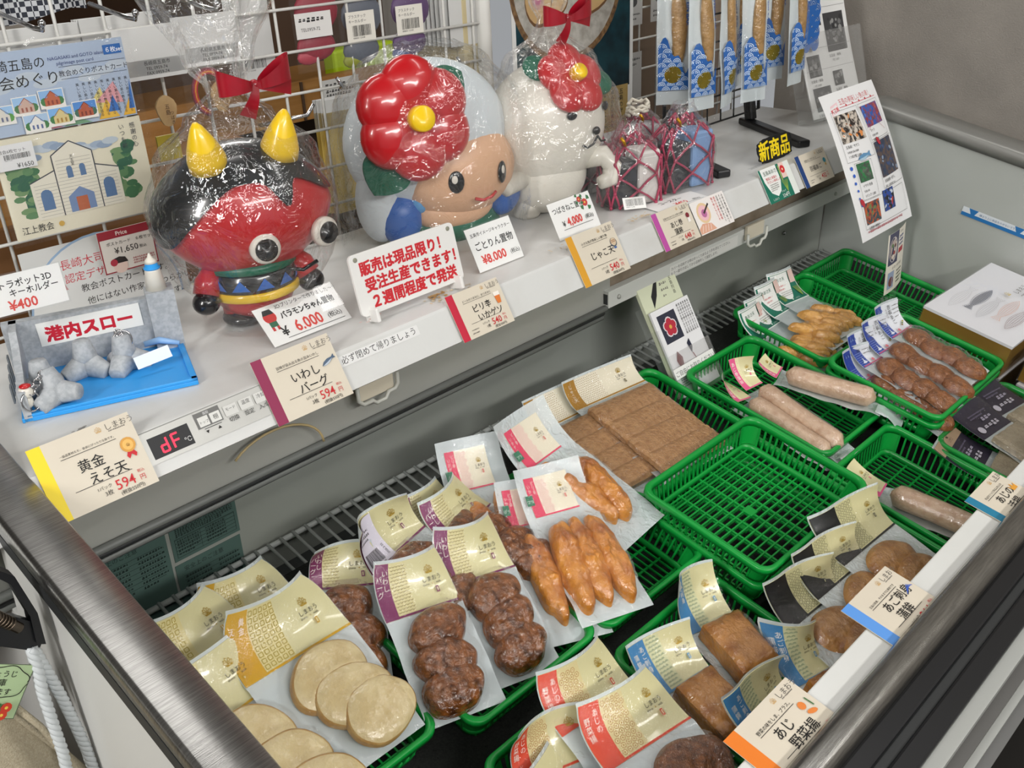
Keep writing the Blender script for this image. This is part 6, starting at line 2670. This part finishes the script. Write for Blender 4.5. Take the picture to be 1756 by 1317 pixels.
for k, t in enumerate(('五島の海と、', '職人の技が育んだ、', '唯一無二の')):
    s.text(t, .298 - .026 * k, .102, .0128 if k != 1 else .0094, INK, vert=True, off=.01)
for j in range(2):
    for k in range(7):
        for r in (.011, .007, .003):
            for a in range(6):
                t0, t1 = pi * a / 6, pi * (a + 1) / 6
                x, y = .176 + .0225 * k + .011 * (j % 2), .019 + .007 * (1 - j)
                if x < .318:
                    s.add([s.fn(x + r * cos(t0), y + r * sin(t0), s.h + 1e-5), s.fn(x + r * cos(t1), y + r * sin(t1), s.h + 1e-5), s.fn(x + (r - .0009) * cos(t1), y + (r - .0009) * sin(t1), s.h + 1e-5), s.fn(x + (r - .0009) * cos(t0), y + (r - .0009) * sin(t0), s.h + 1e-5)], [(0, 1, 2, 3)], C('3f382a'))
o = s.build('wall_poster', None, hang(1.345, 1.362, 1.002, -3))
tag(o, 'poster of sliced fish cake on a round tray hanging behind the white cat figurine', 'poster')
# beige books between tube and poster
GBK = 'beige books by the white upright tube'
for k, (x, c) in enumerate(((1.318, 'c2b48c'), (1.345, 'cbbd92'))):
    b = MB()
    b.box((x, 1.43, 1.145), (x + .024, 1.60, 1.315), C(c))
    b.bev = .002
    tag(b.build('book'), ('thin beige book left in the pair beside the fish cake poster', 'thin beige book right in the pair, touching the fish cake poster')[k], 'book', GBK)
# second white grid at the back with grey brown panel and price lists
wp2 = thing('wire_grid_panel', 'second white wire grid in front of a taupe panel between poster and black rack', 'grid panel', T(0, 0, 0))
w_ = MB()
for k in range(9):
    x = 1.965 + .075 * k
    w_.tube([(x, 1.63, .86), (x, 1.63, 1.6)], .0030, GW_, 6)
for k in range(9):
    z = .90 + .075 * k
    w_.tube([(1.94, 1.626, z), (2.62, 1.626, z)], .0030, GW_, 6)
w_.build('wire_mesh', wp2)
b = MB()
b.box((1.90, 1.70, .5), (2.62, 1.74, 1.75), M('taupe panel', '8d7a68', .7, col2='84715f', nscale=3))
tag(b.build('partition_board'), 'taupe partition board behind the second wire grid', 'partition')
for k, (x, z, lb) in enumerate(((2.02, 1.165, 'grey price list hanging high on the second grid, left one'), (2.13, 1.165, 'grey price list hanging high on the second grid, right one'), (2.02, .985, 'clear sleeve hanging low on the second grid'))):
    s = Sheet(None, 0)
    s.base(0, 0, .075, .115, C('bdbcba'), t=.0008)
    if k < 2:
        s.disc(.036, .055, .018, C('4a4a4c'), 14, .012)
        s.scrawl(.010, .075, .066, .105, INK, 3, .006, k + 2)
        s.scrawl(.010, .010, .066, .032, INK, 2, .006, k + 5)
    else:
        s.scrawl(.010, .080, .066, .105, INK, 2, .008, 5)
    tag(s.build('price_list', None, put(1.605, x, z)), lb, 'price list', 'grey sheets on the second grid')
# wooden shop shelves further back
OAK = M('honey wood board', 'a8793f', .55, col2='96682f', nscale=5, stretch=(1, 1, 12), lo=.35, hi=.65)
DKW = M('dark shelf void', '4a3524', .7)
b = MB()
b.box((.90, 2.02, 1.015), (1.90, 2.05, 1.105), OAK)
b.box((.90, 2.02, .20), (.925, 2.42, 1.105), OAK)
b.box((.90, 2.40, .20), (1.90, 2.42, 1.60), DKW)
b.box((.90, 2.05, 1.06), (1.90, 2.42, 1.075), OAK)
b.box((1.33, 2.015, 1.016), (1.336, 2.021, 1.104), DKW)
b.build('wood_shelf_front')
o = bpy.data.objects['wood_shelf_front']
o.name = 'wooden_display_shelf'
tag(o, 'honey coloured wooden display shelf seen through the wire grid', 'shelf')
for k, (x, z, w, h, kind, lb) in enumerate(((1.385, 1.028, .112, .070, 0, 'white handwritten 900 yen card on the wooden shelf edge'), (1.545, 1.030, .080, .062, 1, 'card with a red round drawing on the wooden shelf edge'),
                                            (1.640, 1.036, .090, .060, 2, 'pale green card next to the red drawing card on the wooden shelf'), (1.800, 1.042, .080, .048, 2, 'pale green card further right on the wooden shelf'))):
    s = Sheet(None, 0)
    s.base(0, 0, w, h, C(('d9d9d6', 'c9cdd6', 'aac48f', 'aac48f')[kind if kind < 3 else 3]), t=.001)
    if kind == 0:
        s.scrawl(.010, .050, .10, .064, INK, 1, .012, 6)
        s.scrawl(.012, .030, .10, .048, INK, 2, .008, 2)
        s.text('¥ 900', .014, .006, .024, MARKR, off=.03)
    elif kind == 1:
        s.disc(.045, .028, .022, C('b03038'), 14, .018)
        s.disc(.045, .040, .024, C('2f3138'), 14, .010)
    else:
        s.scrawl(.012, .010, w - .01, h - .010, C('5a6f4a'), 3, .009, k)
        s.disc(.016, h - .014, .008, C('c06a2a'), 8)
        s.disc(w - .016, .014, .009, C('c06a2a'), 8)
    tag(s.build('shelf_card', None, put(2.012, x, z)), lb, 'shelf card')
for k, (x, c, lb) in enumerate(((1.48, 'a9c414', 'lime green packet on the wooden shelf, left of the pair'), (1.59, 'b4d016', 'lime green packet on the wooden shelf, right of the pair'))):
    b = MB()
    b.box((x, 2.08, 1.076), (x + .085, 2.13, 1.150), C(c))
    b.bev = .008
    tag(b.build('packet'), lb, 'packet', 'lime packets on the wooden shelf')
# yellow and red packs, low cabinet, checked cloth at the far left
b = MB()
b.box((.42, 1.72, .30), (1.10, 1.76, 1.02), M('brown cabinet board', '7d5630', .6, col2='6d4826', nscale=4))
b.box((.42, 1.74, 1.02), (1.10, 2.0, 1.035), OAK)
tag(b.build('low_cabinet'), 'brown cabinet board seen below the wire grid beside the harbour tray', 'cabinet')
b = MB()
for p, q in (((.46, 1.50, .80), (.66, 1.47, 1.00)), ((.64, 1.50, .78), (.72, 1.47, .93))):
    b.tube([p, q], .011, GW_, 12)
tag(b.build('white_tube_frame'), 'white slanting tube frame low behind the grid beside the lighthouse', 'tube frame')
CHK = bpy.data.materials.new('navy check cloth')
CHK.use_nodes = True
nt = CHK.node_tree
ck = nt.nodes.new('ShaderNodeTexChecker')
ck.inputs['Scale'].default_value = 130
ck.inputs['Color1'].default_value = (*rgb('1c2230'), 1)
ck.inputs['Color2'].default_value = (*rgb('c5c8cc'), 1)
tcn = nt.nodes.new('ShaderNodeTexCoord')
nt.links.new(tcn.outputs['Object'], ck.inputs[0])
nt.links.new(ck.outputs[0], nt.nodes['Principled BSDF'].inputs[0])
b = MB()
b.grid(lambda a, c: (.46 + .26 * a, 1.66 + .01 * sin(a * 14), 1.345 + .10 * c + .008 * sin(a * 9) * (1 - c)), 24, 4, CHK, True)
tag(b.build('checked_cloth'), 'navy and white checked cloth at the upper left behind the grid', 'cloth')
b = MB()
b.box((.50, 1.95, 1.355), (1.30, 2.3, 1.40), M('tan carton', 'b58a52', .7))
b.box((.50, 1.95, 1.10), (.515, 2.3, 1.36), OAK)
tag(b.build('tan_shelf'), 'tan shelf board at the top left behind the hooks', 'shelf')
b = MB()
b.box((2.30, 1.53, .4), (2.6, 1.56, 1.0), M('pale board', 'a9a39a', .7))

# ------------------------------------------------------------------ tote bag, clip and tag at the left end of the freezer
root = thing('bulldog_clip', 'black bulldog clip with spring hanging beside the left end panel', 'clip', T(0, 0, 0))
XZ = mtx((0, .898, 0), (1, 0, 0), (0, 0, 1))


def xz(pts, t0, t1, m, bev=.0015):
    b = MB()
    b.prism(pts, t0, t1, m, XZ)
    b.bev = bev
    return b


xz([(.1945, .837), (.1962, .876), (.1875, .926), (.1815, .934), (.168, .950), (.162, .946), (.176, .929), (.182, .920), (.1890, .876), (.1865, .842)], -.008, .010, BLACK).build('clip_lever', root)
xz([(.1865, .830), (.192, .838), (.190, .866), (.178, .880), (.150, .902), (.130, .900), (.130, .872), (.158, .856)], -.004, .006, BLACK).build('clip_jaw', root)
b = MB()
b.tube([(.150, .884, .912), (.176, .884, .872)], .0055, M('spring steel', '6a5f52', .35, .9), 12)
for k in range(10):
    c = Vector((.152, .884, .909)).lerp(Vector((.170, .884, .882)), k / 9)
    b.tube([c + Vector((.0058 * cos(q) * .83, .0068 * sin(q), .0058 * cos(q) * .55)) for q in [2 * pi * j / 12 for j in range(12)]], .0010, M('spring steel', '6a5f52', .35, .9), 5, closed=True)
b.build('clip_spring', root)
s = Sheet(None, 0)
s.base(-.065, -.029, .065, .029, C('a9c094'), t=.001)
s.frame(-.0655, -.0295, .0655, .0295, .0008, C('55604e'))
s.text('びん', -.028, .006, .017, INK, off=.018)
s.text('ひだか製', -.064, -.010, .014, INK, off=.012)
s.text('しょうじ', .020, .016, .0078, INK, off=.008)
s.text('在庫', .026, .0065, .0085, INK, off=.008)
s.text('あります', .020, -.003, .0078, INK, off=.008)
P = [(.038 + .026 * cos(t) * (1 + .06 * sin(6 * t)), .0105 + .017 * sin(t) * (1 + .06 * sin(6 * t))) for t in [2 * pi * k / 40 for k in range(40)]]
for k in range(40):
    s.line(*P[k], *P[(k + 1) % 40], .0009, INK)
for x, y in ((.038, -.018), (.052, -.016), (.050, -.024)):
    s.disc(x - .010, y + .001, .0052, C('3c6a34'), 8, .003, .6)
    s.disc(x, y, .0056, C('c03a24'), 10)
    s.disc(x, y, .0018, C('e0c24a'), 6)
s.text('¥700', -.020, -.022, .013, C('d0702a'), off=.01)
o = s.build('sale_tag', None, mtx((.1096, .888, .8358), (.8, 0, -.6), (.6, 0, .8)))
tag(o, 'green handwritten sale tag with red flowers hanging under the black clip', 'price tag')
# tote bag
root = thing('tote_bag', 'beige cloth tote bag with twisted white rope handles hanging at the lower left', 'bag', T(0, 0, 0))
CLOTH = M('beige woven cloth', 'b3a992', .9, col2='a2977f', nscale=420, bump=.5, bscale=700)


def rope(pts, r=.0058):
    b = MB()
    P = [Vector(p) for p in pts]
    Q = []
    for i in range(len(P) - 1):
        for k in range(14):
            Q.append(P[i].lerp(P[i + 1], k / 14))
    Q.append(P[-1])
    for ph in (0, 2.094, 4.189):
        L = 0
        R_ = []
        for i, q in enumerate(Q):
            if i:
                L += (q - Q[i - 1]).length
            a = L * 260 + ph
            R_.append(q + Vector((cos(a) * r * .48, sin(a) * r * .40, 0)))
        b.tube(R_, r * .62, M('white twisted rope', 'c6cbcd', .7), 8)
    return b.build('rope_handle', root)


rope([(.1815, .892, .838), (.1805, .890, .815), (.1770, .888, .785), (.1760, .886, .745), (.1755, .884, .705), (.172, .882, .665), (.168, .88, .60), (.165, .88, .52)])
rope([(.1835, .894, .836), (.1885, .894, .800), (.1935, .894, .762), (.1975, .895, .720), (.2005, .896, .680), (.201, .897, .640), (.2005, .90, .56)])


def bagf(a, c):
    x = -.10 + .298 * a
    top = .800 - .0 * a if x < .13 else .800 - .17 * ((x - .13) / .068) ** 1.15
    z = top + (.36 - top) * c
    return (x, .912 - .030 * sin(pi * min(1, c * 1.3)) * (1 - .5 * a) + .006 * sin(x * 60 + c * 9) * c + .004 * sin(x * 140 - c * 14) * min(1, c * 3), z)


b = MB()
b.grid(bagf, 44, 30, CLOTH, True, flip=True)
b.grid(lambda a, c: Vector(bagf(a, c)) + Vector((0, .030 + .05 * c, .004)), 20, 12, CLOTH, True)
b.build('cloth_body', root)
b = MB()
b.tube([Vector(bagf(.50 + .5 * k / 14, .0)) + Vector((0, -.002, .002)) for k in range(15)], .0042, CLOTH, 8)
b.build('seam_edge', root)
b = MB()
b.tube([(.150, .896, .782), (.165, .890, .745), (.176, .886, .70), (.186, .884, .65), (.19, .884, .58)], .0035, CLOTH, 8)
b.build('seam_edge', root)
